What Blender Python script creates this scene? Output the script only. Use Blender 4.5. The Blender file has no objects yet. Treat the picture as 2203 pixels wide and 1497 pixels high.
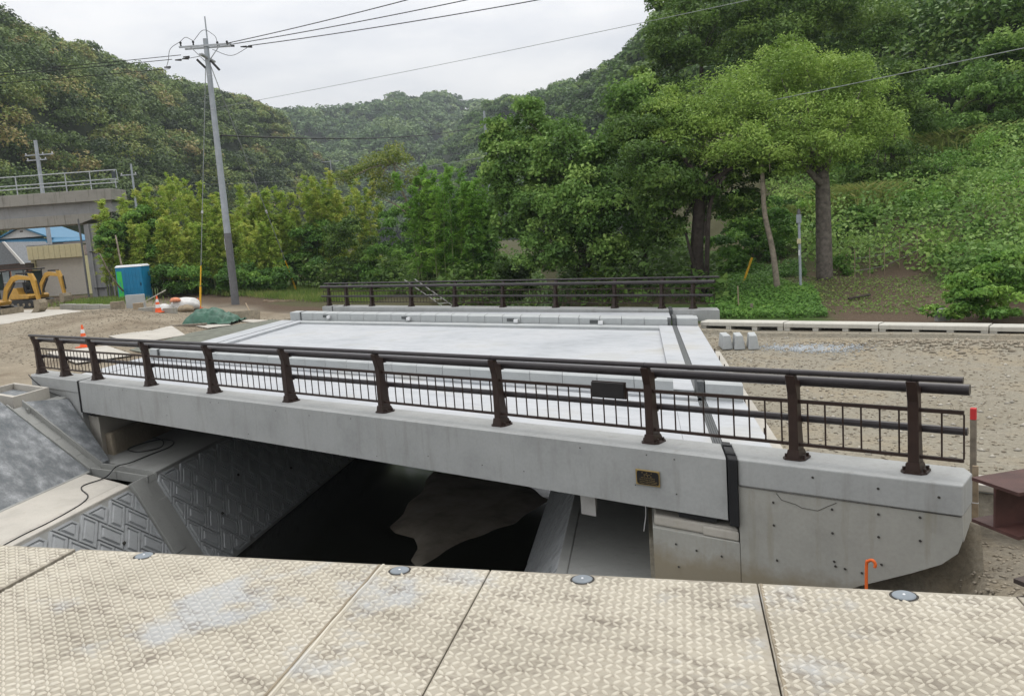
import bpy, bmesh, math, random
import numpy as np
from mathutils import Vector, Matrix

# ------------------------------------------------------------------ camera, sky, sun, exposure
SC = bpy.context.scene
COL = SC.collection
R = math.radians

def set_camera():
    yaw, pitch, roll = R(38.149), R(-7.658), R(-4.065)
    cy, sy = math.cos(yaw), math.sin(yaw)
    f = Vector((-sy, cy, 0)); r = Vector((cy, sy, 0)); u = Vector((0, 0, 1))
    f2 = f * math.cos(pitch) + u * math.sin(pitch)
    u2 = -f * math.sin(pitch) + u * math.cos(pitch)
    r3 = r * math.cos(roll) + u2 * math.sin(roll)
    u3 = -r * math.sin(roll) + u2 * math.cos(roll)
    m = Matrix((r3, u3, -f2)).transposed().to_4x4()
    m.translation = Vector((19.602, -9.041, 2.670))
    cd = bpy.data.cameras.new('camera')
    cd.sensor_fit = 'HORIZONTAL'; cd.sensor_width = 36.0
    cd.lens = 1815.9 / 2203.0 * 36.0
    cd.clip_start = 0.05; cd.clip_end = 5000.0
    o = bpy.data.objects.new('camera', cd); COL.objects.link(o)
    o.matrix_world = m
    SC.camera = o
set_camera()

SUN_EL, SUN_AZ = R(60), R(-20)      # azimuth measured from +Y towards +X
w = bpy.data.worlds.new("World"); SC.world = w; w.use_nodes = True
def build_world():
    nt = w.node_tree; nt.nodes.clear(); N = nt.nodes.new; K = nt.links.new
    out = N('ShaderNodeOutputWorld'); add = N('ShaderNodeAddShader')
    b1 = N('ShaderNodeBackground'); b2 = N('ShaderNodeBackground')
    sky = N('ShaderNodeTexSky'); sky.sky_type = 'NISHITA'; sky.sun_disc = False
    sky.sun_elevation = SUN_EL; sky.sun_rotation = SUN_AZ
    sky.air_density = 1.0; sky.dust_density = 3.0
    b1.inputs['Strength'].default_value = 0.015
    K(sky.outputs[0], b1.inputs['Color'])
    # a closed cloud deck: brighter overhead than at the horizon, soft streaky clouds
    tc = N('ShaderNodeTexCoord'); sep = N('ShaderNodeSeparateXYZ'); K(tc.outputs['Generated'], sep.inputs[0])
    mx = N('ShaderNodeMath'); mx.operation = 'MAXIMUM'; mx.inputs[1].default_value = 0.0; K(sep.outputs['Z'], mx.inputs[0])
    cie = N('ShaderNodeMath'); cie.operation = 'MULTIPLY_ADD'; cie.inputs[1].default_value = 2/3; cie.inputs[2].default_value = 1/3
    K(mx.outputs[0], cie.inputs[0])
    mp = N('ShaderNodeMapping'); mp.inputs['Scale'].default_value = (1.6, 1.6, 6.0); K(tc.outputs['Generated'], mp.inputs[0])
    nz = N('ShaderNodeTexNoise'); nz.inputs['Scale'].default_value = 2.2; nz.inputs['Detail'].default_value = 6; nz.inputs['Roughness'].default_value = .55
    K(mp.outputs[0], nz.inputs['Vector'])
    rp = N('ShaderNodeValToRGB'); e = rp.color_ramp.elements
    e[0].position = .30; e[0].color = (.74, .765, .815, 1)
    e[1].position = .68; e[1].color = (1.04, 1.03, 1.02, 1)
    K(nz.outputs['Fac'], rp.inputs[0])
    mul = N('ShaderNodeVectorMath'); mul.operation = 'SCALE'; K(rp.outputs[0], mul.inputs[0]); K(cie.outputs[0], mul.inputs['Scale'])
    K(mul.outputs[0], b2.inputs['Color']); b2.inputs['Strength'].default_value = CLOUD
    K(b1.outputs[0], add.inputs[0]); K(b2.outputs[0], add.inputs[1]); K(add.outputs[0], out.inputs[0])
CLOUD = 1.95
build_world()
sd = bpy.data.lights.new('sun', 'SUN'); sd.energy = 1.2; sd.angle = R(35); sd.color = (1, .97, .92)
so = bpy.data.objects.new('sun', sd); COL.objects.link(so)
sdir = Vector((math.sin(SUN_AZ) * math.cos(SUN_EL), math.cos(SUN_AZ) * math.cos(SUN_EL), math.sin(SUN_EL)))
so.rotation_euler = sdir.to_track_quat('Z', 'Y').to_euler(); so.location = (0, 0, 60)
SC.view_settings.view_transform = 'Standard'; SC.view_settings.look = 'None'
SC.view_settings.exposure = 0.0; SC.view_settings.gamma = 1.0; SC.view_settings.use_curve_mapping = False
SC.cycles.max_bounces = 4; SC.cycles.diffuse_bounces = 2; SC.cycles.transmission_bounces = 2; SC.cycles.glossy_bounces = 2
SC.cycles.volume_bounces = 0; SC.cycles.transparent_max_bounces = 6
SC.cycles.caustics_reflective = False; SC.cycles.caustics_refractive = False

RNG = np.random.default_rng(7)
random.seed(7)

# ------------------------------------------------------------------ materials
MATS = {}
def nodes(name, rough=.8, spec=.3, metal=0.0):
    m = bpy.data.materials.new(name); m.use_nodes = True
    nt = m.node_tree; b = nt.nodes['Principled BSDF']
    b.inputs['Roughness'].default_value = rough
    b.inputs['Specular IOR Level'].default_value = spec
    b.inputs['Metallic'].default_value = metal
    MATS[name] = m
    return m, nt, b
def noise(nt, scale, detail=5, rough=.6, coord='Object', stretch=None):
    tc = nt.nodes.new('ShaderNodeTexCoord'); n = nt.nodes.new('ShaderNodeTexNoise')
    n.inputs['Scale'].default_value = scale; n.inputs['Detail'].default_value = detail; n.inputs['Roughness'].default_value = rough
    if stretch:
        mp = nt.nodes.new('ShaderNodeMapping'); mp.inputs['Scale'].default_value = stretch
        nt.links.new(tc.outputs[coord], mp.inputs[0]); nt.links.new(mp.outputs[0], n.inputs['Vector'])
    else:
        nt.links.new(tc.outputs[coord], n.inputs['Vector'])
    return n.outputs['Fac']
def ramp(nt, fac, stops):
    r = nt.nodes.new('ShaderNodeValToRGB'); el = r.color_ramp.elements
    while len(el) < len(stops): el.new(.5)
    for e, (p, c) in zip(el, stops):
        e.position = p; e.color = (*c, 1) if len(c) == 3 else c
    if fac is not None: nt.links.new(fac, r.inputs[0])
    return r.outputs[0]
def mix(nt, fac, a, b, kind='MIX'):
    m = nt.nodes.new('ShaderNodeMix'); m.data_type = 'RGBA'; m.blend_type = kind
    for s, v in ((m.inputs['Factor'], fac), (m.inputs[6], a), (m.inputs[7], b)):
        if hasattr(v, 'is_output'): nt.links.new(v, s)
        else: s.default_value = v if not isinstance(v, tuple) else (*v, 1)
    return m.outputs[2]
def bump(nt, b, h, strength=.3, dist=.02):
    n = nt.nodes.new('ShaderNodeBump'); n.inputs['Strength'].default_value = strength; n.inputs['Distance'].default_value = dist
    nt.links.new(h, n.inputs['Height']); nt.links.new(n.outputs[0], b.inputs['Normal'])
def simple(name, col, rough=.7, spec=.3, metal=0, var=.18, scale=6, bs=0, bsc=60):
    m, nt, b = nodes(name, rough, spec, metal)
    n = noise(nt, scale)
    lo = tuple(c * (1 - var) for c in col); hi = tuple(min(1, c * (1 + var)) for c in col)
    nt.links.new(ramp(nt, n, [(.3, lo), (.7, hi)]), b.inputs['Base Color'])
    if bs: bump(nt, b, noise(nt, bsc), bs, .01)
    return m
def concrete(name, col, stain=(.20, .18, .13), streak=.35, blotch=.5, rough=.85, scale=1.0, coord='Object'):
    m, nt, b = nodes(name, rough, .25)
    big = noise(nt, 1.3 * scale, 6, .65, coord); fine = noise(nt, 24 * scale, 6, .7, coord)
    c = ramp(nt, big, [(.28, tuple(x * .84 for x in col)), (.5, col), (.72, tuple(min(1, x * 1.08) for x in col))])
    c = mix(nt, blotch, c, ramp(nt, fine, [(.3, (.86, .86, .86)), (.6, (1, 1, 1)), (.8, (1.0, 1.0, 1.0))]), 'MULTIPLY')
    st = noise(nt, 3.0 * scale, 5, .6, coord, (2.2, 2.2, .22))
    f = nt.nodes.new('ShaderNodeMapRange'); f.inputs[1].default_value = .55; f.inputs[2].default_value = .78; f.inputs[4].default_value = streak
    nt.links.new(st, f.inputs[0])
    c = mix(nt, f.outputs[0], c, stain)
    nt.links.new(c, b.inputs['Base Color'])
    bump(nt, b, fine, .12, .01)
    return m
def leafmat(name, stops, trans=.30, rough=.55, gain=1.9):
    stops = [(p, tuple(min(.6, c * gain) for c in col)) for p, col in stops]
    m = bpy.data.materials.new(name); m.use_nodes = True; nt = m.node_tree; nt.nodes.clear(); N = nt.nodes.new
    out = N('ShaderNodeOutputMaterial'); d = N('ShaderNodeBsdfPrincipled'); t = N('ShaderNodeBsdfTranslucent'); ms = N('ShaderNodeMixShader')
    d.inputs['Roughness'].default_value = rough; d.inputs['Specular IOR Level'].default_value = .18
    at = N('ShaderNodeAttribute'); at.attribute_name = 't'
    c = ramp(nt, at.outputs['Fac'], stops)
    nt.links.new(c, d.inputs['Base Color']); nt.links.new(c, t.inputs['Color'])
    ms.inputs[0].default_value = trans
    nt.links.new(d.outputs[0], ms.inputs[1]); nt.links.new(t.outputs[0], ms.inputs[2]); nt.links.new(ms.outputs[0], out.inputs[0])
    MATS[name] = m
    return m

def deck_material():
    m, nt, b = nodes('deck_concrete', .75, .3)
    n1 = noise(nt, .35, 7, .62); n2 = noise(nt, 1.7, 7, .7, 'Object', (1, 3.2, 1)); n3 = noise(nt, 30, 5, .7); n4 = noise(nt, .8, 4, .5)
    c = ramp(nt, n1, [(.30, (.355, .37, .385)), (.43, (.43, .445, .46)), (.58, (.47, .48, .49)), (.72, (.44, .43, .395))])
    c = mix(nt, .55, c, ramp(nt, n2, [(.28, (.66, .66, .66)), (.5, (.95, .95, .95)), (.7, (1.06, 1.06, 1.06))]), 'MULTIPLY')
    c = mix(nt, .4, c, ramp(nt, n3, [(.3, (.84, .84, .84)), (.6, (1, 1, 1))]), 'MULTIPLY')
    f = nt.nodes.new('ShaderNodeMapRange'); f.inputs[1].default_value = .60; f.inputs[2].default_value = .66; f.inputs[4].default_value = .35; nt.links.new(n4, f.inputs[0])
    c = mix(nt, f.outputs[0], c, (.40, .395, .36))
    nt.links.new(c, b.inputs['Base Color']); bump(nt, b, n3, .1, .01)
deck_material()
concrete('girder_concrete', (.385, .390, .378), (.255, .25, .225), .60, .75)
concrete('kerb_concrete', (.42, .435, .43), (.38, .40, .38), .4, .4)
concrete('old_concrete', (.36, .35, .31), (.23, .20, .13), .75, .65)
concrete('block_concrete', (.375, .385, .385), (.24, .24, .23), .55, .7)
concrete('pale_concrete', (.47, .44, .385), (.36, .32, .25), .5, .5)
concrete('bench_concrete', (.30, .30, .28), (.2, .2, .18), .4, .5)
concrete('pale_kerb', (.52, .50, .44), (.36, .33, .27), .5, .5)
concrete('viaduct_concrete', (.30, .285, .255), (.09, .08, .06), .8, .8)
concrete('pier_concrete', (.29, .29, .29), (.15, .15, .14), .6, .5)
def stained_material():
    m = concrete('stained_concrete', (.37, .362, .325), (.26, .235, .17), .7, .65); nt = m.node_tree; b = nt.nodes['Principled BSDF']
    src = b.inputs['Base Color'].links[0].from_socket
    tc = nt.nodes.new('ShaderNodeTexCoord'); sp = nt.nodes.new('ShaderNodeSeparateXYZ'); nt.links.new(tc.outputs['Object'], sp.inputs[0])
    n = noise(nt, 2.6, 6, .65); ad = nt.nodes.new('ShaderNodeMath'); ad.operation = 'MULTIPLY_ADD'; ad.inputs[1].default_value = .55; nt.links.new(n, ad.inputs[0]); nt.links.new(sp.outputs['Z'], ad.inputs[2])
    f = nt.nodes.new('ShaderNodeMapRange'); f.inputs[1].default_value = -.86; f.inputs[2].default_value = -1.10; f.inputs[3].default_value = 0; f.inputs[4].default_value = .75; nt.links.new(ad.outputs[0], f.inputs[0])
    nt.links.new(mix(nt, f.outputs[0], src, (.245, .20, .125)), b.inputs['Base Color'])
stained_material()
simple('brown_metal', (.036, .021, .016), .42, .32, 0, .2, 8)
simple('brown_rail', (.034, .028, .029), .36, .42, 0, .18, 8)
simple('black_rubber', (.010, .010, .011), .6, .4)
simple('joint_grey', (.085, .09, .09), .6, .4, 0, .25, 20)
simple('dark_hole', (.06, .056, .05), .9, .1)
simple('brass', (.45, .32, .12), .4, .5, .6)
simple('plaque_black', (.012, .010, .010), .35, .5)
simple('cap_grey', (.21, .235, .255), .7, .35, .0)
simple('galvanised', (.42, .44, .46), .5, .4, .3)
simple('pole_grey', (.36, .39, .42), .75, .3, 0, .12, 3)
simple('pole_dark', (.155, .155, .16), .8, .25, 0, .15, 5)
simple('wire_black', (.015, .015, .016), .6, .3)
simple('wire_pale', (.25, .27, .26), .6, .3)
simple('insulator', (.55, .55, .55), .3, .5)
simple('yellow_plastic', (.75, .42, .02), .5, .4, 0, .1)
simple('orange_plastic', (.85, .13, .03), .5, .4, 0, .1)
simple('white_plastic', (.75, .75, .75), .5, .4, 0, .08)
simple('toilet_blue', (.008, .20, .38), .45, .45, 0, .12, 3)
simple('toilet_green', (.06, .55, .10), .45, .45, 0, .1)
simple('tarp_green', (.035, .11, .07), .55, .4, 0, .3, 4)
simple('mat_green', (.155, .16, .13), .9, .2, 0, .25, 3)
simple('sand', (.28, .225, .155), .95, .1, 0, .2, 5, .5, 40)
simple('wood_stake', (.33, .26, .18), .9, .15, 0, .25, 9)
simple('wood_grey', (.22, .19, .15), .9, .15, 0, .3, 9)
simple('red_paint', (.55, .04, .04), .6, .3)
simple('primer_steel', (.075, .034, .028), .6, .35, 0, .35, 5, .2, 80)
simple('rust_steel', (.06, .045, .038), .7, .3, 0, .4, 9)
simple('cat_yellow', (.48, .27, .045), .45, .45, 0, .18, 4)
simple('cat_dark', (.03, .03, .03), .6, .3)
simple('mud_steel', (.26, .22, .16), .85, .2, 0, .3, 6)
simple('glass_dark', (.03, .04, .045), .1, .6)
simple('glass_pale', (.30, .36, .38), .15, .6)
simple('garage_cream', (.70, .62, .38), .6, .3, 0, .08)
simple('garage_shutter', (.60, .55, .48), .6, .3, 0, .06)
simple('roof_blue', (.05, .18, .30), .5, .4, 0, .15)
simple('roof_tile', (.19, .20, .21), .6, .3, 0, .3, 10)
simple('roof_brown', (.10, .075, .06), .8, .2, 0, .3, 10)
simple('wall_white', (.62, .60, .57), .8, .2, 0, .08)
simple('wall_brick', (.30, .13, .08), .85, .2, 0, .25, 12)
simple('wall_dark', (.10, .08, .07), .85, .2)
simple('bag_white', (.66, .65, .62), .8, .2, 0, .12, 5)
simple('bag_orange', (.70, .28, .16), .8, .2)
simple('bark', (.155, .135, .115), .95, .1, 0, .4, 7, .6, 25)
simple('bark_dark', (.06, .05, .042), .95, .1, 0, .4, 7, .6, 25)
simple('bark_pale', (.27, .23, .18), .95, .1, 0, .35, 7, .5, 25)
simple('culm', (.20, .24, .09), .6, .3)
simple('stone', (.27, .265, .25), .9, .2, 0, .35, 8, .5, 30)
simple('hose_black', (.012, .012, .012), .5, .4)
simple('rebar', (.05, .04, .035), .8, .2)
simple('pipe_orange', (.85, .16, .03), .45, .4, 0, .1)

def ground_material():
    m, nt, b = nodes('ground_soil', .95, .1)
    at = nt.nodes.new('ShaderNodeAttribute'); at.attribute_name = 'zone'; sp = nt.nodes.new('ShaderNodeSeparateColor')
    nt.links.new(at.outputs['Color'], sp.inputs[0])
    n1 = noise(nt, .55, 8, .7); n2 = noise(nt, 17, 9, .78); n3 = noise(nt, 70, 4, .7)
    gravel = ramp(nt, n2, [(.25, (.15, .13, .10)), (.45, (.245, .222, .175)), (.6, (.305, .28, .222)), (.78, (.43, .40, .33))])
    gravel = mix(nt, .55, gravel, ramp(nt, n1, [(.3, (.75, .70, .60)), (.5, (1, 1, 1)), (.68, (1.15, 1.0, .78))]), 'MULTIPLY')
    soil = ramp(nt, n2, [(.25, (.05, .035, .025)), (.5, (.10, .072, .05)), (.75, (.17, .13, .09))])
    grass = ramp(nt, n2, [(.25, (.025, .045, .012)), (.55, (.06, .10, .025)), (.8, (.13, .14, .05))])
    sandy = ramp(nt, n1, [(.30, (.145, .112, .078)), (.46, (.24, .197, .142)), (.6, (.30, .255, .19)), (.75, (.36, .315, .24))])
    sandy = mix(nt, .75, sandy, ramp(nt, n2, [(.28, (.58, .56, .52)), (.5, (.95, .95, .95)), (.7, (1.12, 1.12, 1.1))]), 'MULTIPLY')
    c = mix(nt, sp.outputs[0], gravel, soil); c = mix(nt, sp.outputs[1], c, grass); c = mix(nt, sp.outputs[2], c, sandy)
    nt.links.new(c, b.inputs['Base Color'])
    ad = nt.nodes.new('ShaderNodeMath'); ad.operation = 'MULTIPLY_ADD'; ad.inputs[1].default_value = .4
    nt.links.new(n3, ad.inputs[0]); nt.links.new(n2, ad.inputs[2])
    bump(nt, b, ad.outputs[0], .55, .03)
ground_material()

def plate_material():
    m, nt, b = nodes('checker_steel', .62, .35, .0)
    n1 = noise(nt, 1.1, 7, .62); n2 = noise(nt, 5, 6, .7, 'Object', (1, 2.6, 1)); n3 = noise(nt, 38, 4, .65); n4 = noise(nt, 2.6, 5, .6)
    c = ramp(nt, n4, [(.3, (.27, .242, .19)), (.55, (.36, .325, .258)), (.75, (.42, .385, .31))])  # toned below the tread: groove dirt plus lozenge shadow put into the colour
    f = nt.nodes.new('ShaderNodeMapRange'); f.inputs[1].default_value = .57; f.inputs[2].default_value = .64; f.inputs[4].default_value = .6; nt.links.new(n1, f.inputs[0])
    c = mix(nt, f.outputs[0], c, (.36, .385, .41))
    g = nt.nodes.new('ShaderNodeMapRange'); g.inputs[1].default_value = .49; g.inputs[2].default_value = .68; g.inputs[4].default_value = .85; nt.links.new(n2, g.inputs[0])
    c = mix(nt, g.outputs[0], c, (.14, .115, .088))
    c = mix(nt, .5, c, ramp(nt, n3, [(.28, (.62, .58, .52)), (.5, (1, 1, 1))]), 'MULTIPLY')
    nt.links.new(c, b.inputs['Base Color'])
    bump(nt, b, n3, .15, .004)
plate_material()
def mortar_material():
    m, nt, b = nodes('mortar', .8, .3)
    n1 = noise(nt, 2.2, 8, .72); n2 = noise(nt, 26, 5, .7)
    c = ramp(nt, n1, [(.28, (.10, .112, .118)), (.46, (.175, .185, .19)), (.58, (.29, .30, .305)), (.72, (.50, .51, .515))])
    c = mix(nt, .5, c, ramp(nt, n2, [(.3, (.7, .7, .7)), (.6, (1, 1, 1))]), 'MULTIPLY')
    nt.links.new(c, b.inputs['Base Color']); bump(nt, b, n2, .3, .01)
mortar_material()
def water_material():
    m, nt, b = nodes('river_water', .12, .25)
    b.inputs['Base Color'].default_value = (.010, .010, .007, 1)
    bump(nt, b, noise(nt, 6, 3, .5), .05, .02)
water_material()
def bed_material():
    m, nt, b = nodes('river_bed_mud', .9, .2)
    c = ramp(nt, noise(nt, 1.2, 6, .65), [(.3, (.12, .10, .075)), (.5, (.22, .19, .15)), (.65, (.27, .24, .195)), (.8, (.34, .31, .26))])
    nt.links.new(c, b.inputs['Base Color']); bump(nt, b, noise(nt, 20), .3, .02)
bed_material()

leafmat('leaf_pale', [(0, (.065, .110, .022)), (.5, (.135, .205, .040)), (1, (.23, .30, .070))])
leafmat('leaf_dark', [(0, (.022, .042, .010)), (.5, (.048, .088, .018)), (1, (.11, .165, .034))])
leafmat('leaf_vine', [(0, (.034, .068, .016)), (.5, (.082, .148, .032)), (1, (.19, .27, .07))])
leafmat('leaf_bamboo', [(0, (.075, .128, .020)), (.5, (.165, .240, .036)), (1, (.31, .37, .07))])
leafmat('leaf_bamboo_green', [(0, (.045, .105, .016)), (.5, (.10, .20, .028)), (1, (.19, .30, .05))])
leafmat('leaf_shrub', [(0, (.028, .062, .014)), (.5, (.068, .140, .026)), (1, (.15, .24, .045))])
leafmat('leaf_rust', [(0, (.06, .09, .02)), (.5, (.12, .155, .035)), (1, (.20, .20, .06))])
leafmat('leaf_straw', [(0, (.08, .12, .03)), (.5, (.15, .18, .05)), (1, (.26, .24, .09))])
leafmat('leaf_hill_left', [(0, (.018, .032, .010)), (.3, (.045, .072, .020)), (.6, (.085, .122, .030)), (.85, (.14, .16, .04)), (1, (.16, .13, .05))], .2)
leafmat('leaf_hill_far', [(0, (.026, .050, .020)), (.5, (.06, .10, .034)), (1, (.115, .155, .05))], .2)
leafmat('leaf_hill_right', [(0, (.020, .042, .010)), (.5, (.05, .095, .020)), (1, (.12, .175, .036))], .2)
leafmat('leaf_grass', [(0, (.04, .07, .016)), (.5, (.09, .14, .03)), (1, (.20, .20, .07))])

# ------------------------------------------------------------------ helpers
def tag(o, label=None, cat=None, group=None, kind=None):
    if label: o['label'] = label
    if cat: o['category'] = cat
    if group: o['group'] = group
    if kind: o['kind'] = kind
    return o
def thing(name, label, cat, loc=(0, 0, 0), rz=0.0, group=None):
    o = bpy.data.objects.new(name, None); COL.objects.link(o)
    o.empty_display_size = .2
    o.location = MP(loc); o.rotation_euler = (0, 0, rz)
    return tag(o, label, cat, group)
def link(name, me, parent=None):
    o = bpy.data.objects.new(name, me); COL.objects.link(o)
    if parent is not None: o.parent = parent
    return o
# The bridge is skewed: plan coordinates (a along the bridge, b along the river, both in bridge units)
# are turned into metres on the ground here.  Loose things keep their own true shape and are only placed by it.
PLAN = ((1.22109, -1.09645), (-.02463, 1.96056))
YAX = Vector((-.4881, .8728, 0)); XROT = math.atan2(-.02463, 1.22109); FRONT = R(38.1)
def MP(p):
    x = PLAN[0][0] * p[0] + PLAN[0][1] * p[1]; y = PLAN[1][0] * p[0] + PLAN[1][1] * p[1]
    return (x, y, p[2]) if len(p) > 2 else (x, y)
def MPA(P):
    Q = np.array(P, float); Q[..., 0] = PLAN[0][0] * P[..., 0] + PLAN[0][1] * P[..., 1]; Q[..., 1] = PLAN[1][0] * P[..., 0] + PLAN[1][1] * P[..., 1]; return Q
W_ON = False
class plan:
    def __enter__(s):
        global W_ON; s.o = W_ON; W_ON = True
    def __exit__(s, *a):
        global W_ON; W_ON = s.o
class MB:
    def __init__(s): s.v = []; s.f = []; s.w = W_ON
    def add(s, vs, fs):
        k = len(s.v); s.v += [MP(v) if s.w else tuple(v) for v in vs]; s.f += [tuple(i + k for i in f) for f in fs]; return s
    def box(s, x0, x1, y0, y1, z0, z1):
        return s.add([(x0, y0, z0), (x1, y0, z0), (x1, y1, z0), (x0, y1, z0), (x0, y0, z1), (x1, y0, z1), (x1, y1, z1), (x0, y1, z1)],
                     [(0, 3, 2, 1), (4, 5, 6, 7), (0, 1, 5, 4), (1, 2, 6, 5), (2, 3, 7, 6), (3, 0, 4, 7)])
    def prism(s, poly, axis, a, b):
        # poly: 2D points; extruded along axis from a to b
        n = len(poly)
        def P(q, t):
            return {'x': (t, q[0], q[1]), 'y': (q[0], t, q[1]), 'z': (q[0], q[1], t)}[axis]
        vs = [P(q, a) for q in poly] + [P(q, b) for q in poly]
        fs = [tuple(range(n - 1, -1, -1)), tuple(range(n, 2 * n))] + [(i, (i + 1) % n, n + (i + 1) % n, n + i) for i in range(n)]
        return s.add(vs, fs)
    def tube(s, pts, r, n=8, cap=True):
        pts = [Vector(MP(p)) if s.w else Vector(p) for p in pts]; rs = r if isinstance(r, (list, tuple)) else [r] * len(pts)
        k = len(s.v); prev = None
        for i, p in enumerate(pts):
            d = (pts[min(i + 1, len(pts) - 1)] - pts[max(i - 1, 0)]).normalized()
            if prev is None:
                a = d.cross(Vector((0, 0, 1)))
                if a.length < .05: a = d.cross(Vector((1, 0, 0)))
                a.normalize()
            else:
                a = prev - d * prev.dot(d)
                a.normalize()
            prev = a; b = d.cross(a)
            for j in range(n):
                t = 2 * math.pi * j / n
                s.v.append(tuple(p + (a * math.cos(t) + b * math.sin(t)) * rs[i]))
        for i in range(len(pts) - 1):
            for j in range(n):
                j2 = (j + 1) % n
                s.f.append((k + i * n + j, k + i * n + j2, k + (i + 1) * n + j2, k + (i + 1) * n + j))
        if cap:
            s.f.append(tuple(k + j for j in range(n - 1, -1, -1))); s.f.append(tuple(k + (len(pts) - 1) * n + j for j in range(n)))
        return s
    def lathe(s, prof, c=(0, 0, 0), n=16):
        k = len(s.v)
        if s.w: c = MP(c)
        for r, z in prof:
            for j in range(n):
                t = 2 * math.pi * j / n; s.v.append((c[0] + r * math.cos(t), c[1] + r * math.sin(t), c[2] + z))
        for i in range(len(prof) - 1):
            for j in range(n):
                j2 = (j + 1) % n
                s.f.append((k + i * n + j, k + i * n + j2, k + (i + 1) * n + j2, k + (i + 1) * n + j))
        s.f.append(tuple(k + (len(prof) - 1) * n + j for j in range(n))); s.f.append(tuple(k + j for j in range(n - 1, -1, -1)))
        return s
    def mesh(s, name, mat):
        me = bpy.data.meshes.new(name); me.from_pydata(s.v, [], s.f); me.materials.append(MATS[mat]); me.update()
        return me
    def build(s, name, mat, parent=None, smooth=False, bevel=0, seg=2, auto=False):
        me = s.mesh(name, mat)
        bm = bmesh.new(); bm.from_mesh(me); bmesh.ops.recalc_face_normals(bm, faces=bm.faces); bm.to_mesh(me); bm.free()
        if smooth:
            for p in me.polygons: p.use_smooth = True
            if auto: me.set_sharp_from_angle(angle=R(40))
        o = link(name, me, parent)
        if bevel:
            b = o.modifiers.new('bevel', 'BEVEL'); b.width = bevel; b.segments = seg; b.limit_method = 'ANGLE'; b.angle_limit = R(35)
        return o
def arr_mesh(name, verts, faces, mat, t=None):
    verts = np.asarray(verts, np.float32); faces = np.asarray(faces, np.int32)
    me = bpy.data.meshes.new(name); n, k = faces.shape
    me.vertices.add(len(verts)); me.vertices.foreach_set('co', verts.ravel())
    me.loops.add(n * k); me.loops.foreach_set('vertex_index', faces.ravel())
    me.polygons.add(n); me.polygons.foreach_set('loop_start', np.arange(0, n * k, k, dtype=np.int32))
    me.polygons.foreach_set('loop_total', np.full(n, k, np.int32))
    if t is not None:
        a = me.attributes.new('t', 'FLOAT', 'FACE'); a.data.foreach_set('value', np.asarray(t, np.float32))
    me.materials.append(MATS[mat]); me.update(calc_edges=True)
    return me
def unit(v):
    return v / np.maximum(np.linalg.norm(v, axis=-1, keepdims=True), 1e-9)
def rnd_dirs(n):
    return unit(RNG.normal(size=(n, 3)))
def leaf_quads(c, nrm, L, W, direction=None):
    """diamond leaves at c with normals nrm, lengths L and widths W"""
    n = len(c)
    t = rnd_dirs(n) if direction is None else direction
    t = unit(t - nrm * np.sum(t * nrm, 1, keepdims=True)); b = np.cross(nrm, t)
    L = np.broadcast_to(np.asarray(L, float), (n,))[:, None]; W = np.broadcast_to(np.asarray(W, float), (n,))[:, None]
    fold = nrm * W * .25
    v = np.stack([c - t * L / 2, c + b * W / 2 + fold, c + t * L / 2, c - b * W / 2 + fold], 1).reshape(-1, 3)
    f = np.arange(4 * n).reshape(n, 4)
    return v, f
def cat_q(lst):
    vs, fs, ts, k = [], [], [], 0
    for v, f, t in lst:
        vs.append(v); fs.append(f + k); ts.append(t); k += len(v)
    return np.concatenate(vs), np.concatenate(fs), np.concatenate(ts)
def crown_leaves(ells, n, L, W, per=9, csize=.33, droop=0., up=.45, tmean=.5, tspread=.16, squash=.75, inner=.5):
    """leaves in many small clumps spread through a few big ellipsoids (centre, radii)"""
    vol = np.array([e[1][0] * e[1][1] * e[1][2] for e in ells]) ** .67
    out = []
    for (c, r), w_ in zip(ells, vol / vol.sum()):
        c = np.array(c); r = np.array(r); m = max(per, 4)
        d = rnd_dirs(m); rad = RNG.uniform(inner, 1., (m, 1)) ** .6
        cc = c + d * r * rad * .88
        k = max(6, int(n * w_ / m)); rc = csize * r.mean() * RNG.uniform(.65, 1.35, m)
        ctone = RNG.normal(tmean, tspread, m)
        for i in range(m):
            dd = rnd_dirs(k); dd[:, 2] = np.where(dd[:, 2] < -.25, -dd[:, 2] * .6, dd[:, 2]); dd = unit(dd)
            rr = rc[i] * RNG.uniform(.35, 1.08, (k, 1)) ** .7
            p = cc[i] + dd * rr * np.array([1, 1, squash]); p[:, 2] -= droop * rr[:, 0] * RNG.uniform(0, 1, k)
            nr = unit(dd * .5 + rnd_dirs(k) * .75 + np.array([0, 0, up]))
            s = RNG.uniform(.6, 1.35, k)
            v, f = leaf_quads(p, nr, L * s, W * s)
            out.append((v, f, np.clip(ctone[i] + RNG.normal(0, .12, k), 0, 1)))
    return cat_q(out)
def vnoise(x, y, s=1.0, seed=0):
    g = np.random.default_rng(100 + seed).random((256, 256))
    x = np.asarray(x, float) / s; y = np.asarray(y, float) / s
    xi = np.floor(x).astype(int); yi = np.floor(y).astype(int); fx = x - xi; fy = y - yi
    fx = fx * fx * (3 - 2 * fx); fy = fy * fy * (3 - 2 * fy)
    a = g[xi % 256, yi % 256]; b = g[(xi + 1) % 256, yi % 256]; c = g[xi % 256, (yi + 1) % 256]; d = g[(xi + 1) % 256, (yi + 1) % 256]
    return (a * (1 - fx) + b * fx) * (1 - fy) + (c * (1 - fx) + d * fx) * fy - .5
def sstep(a, b, x):
    t = np.clip((np.asarray(x, float) - a) / (b - a), 0, 1); return t * t * (3 - 2 * t)

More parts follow.
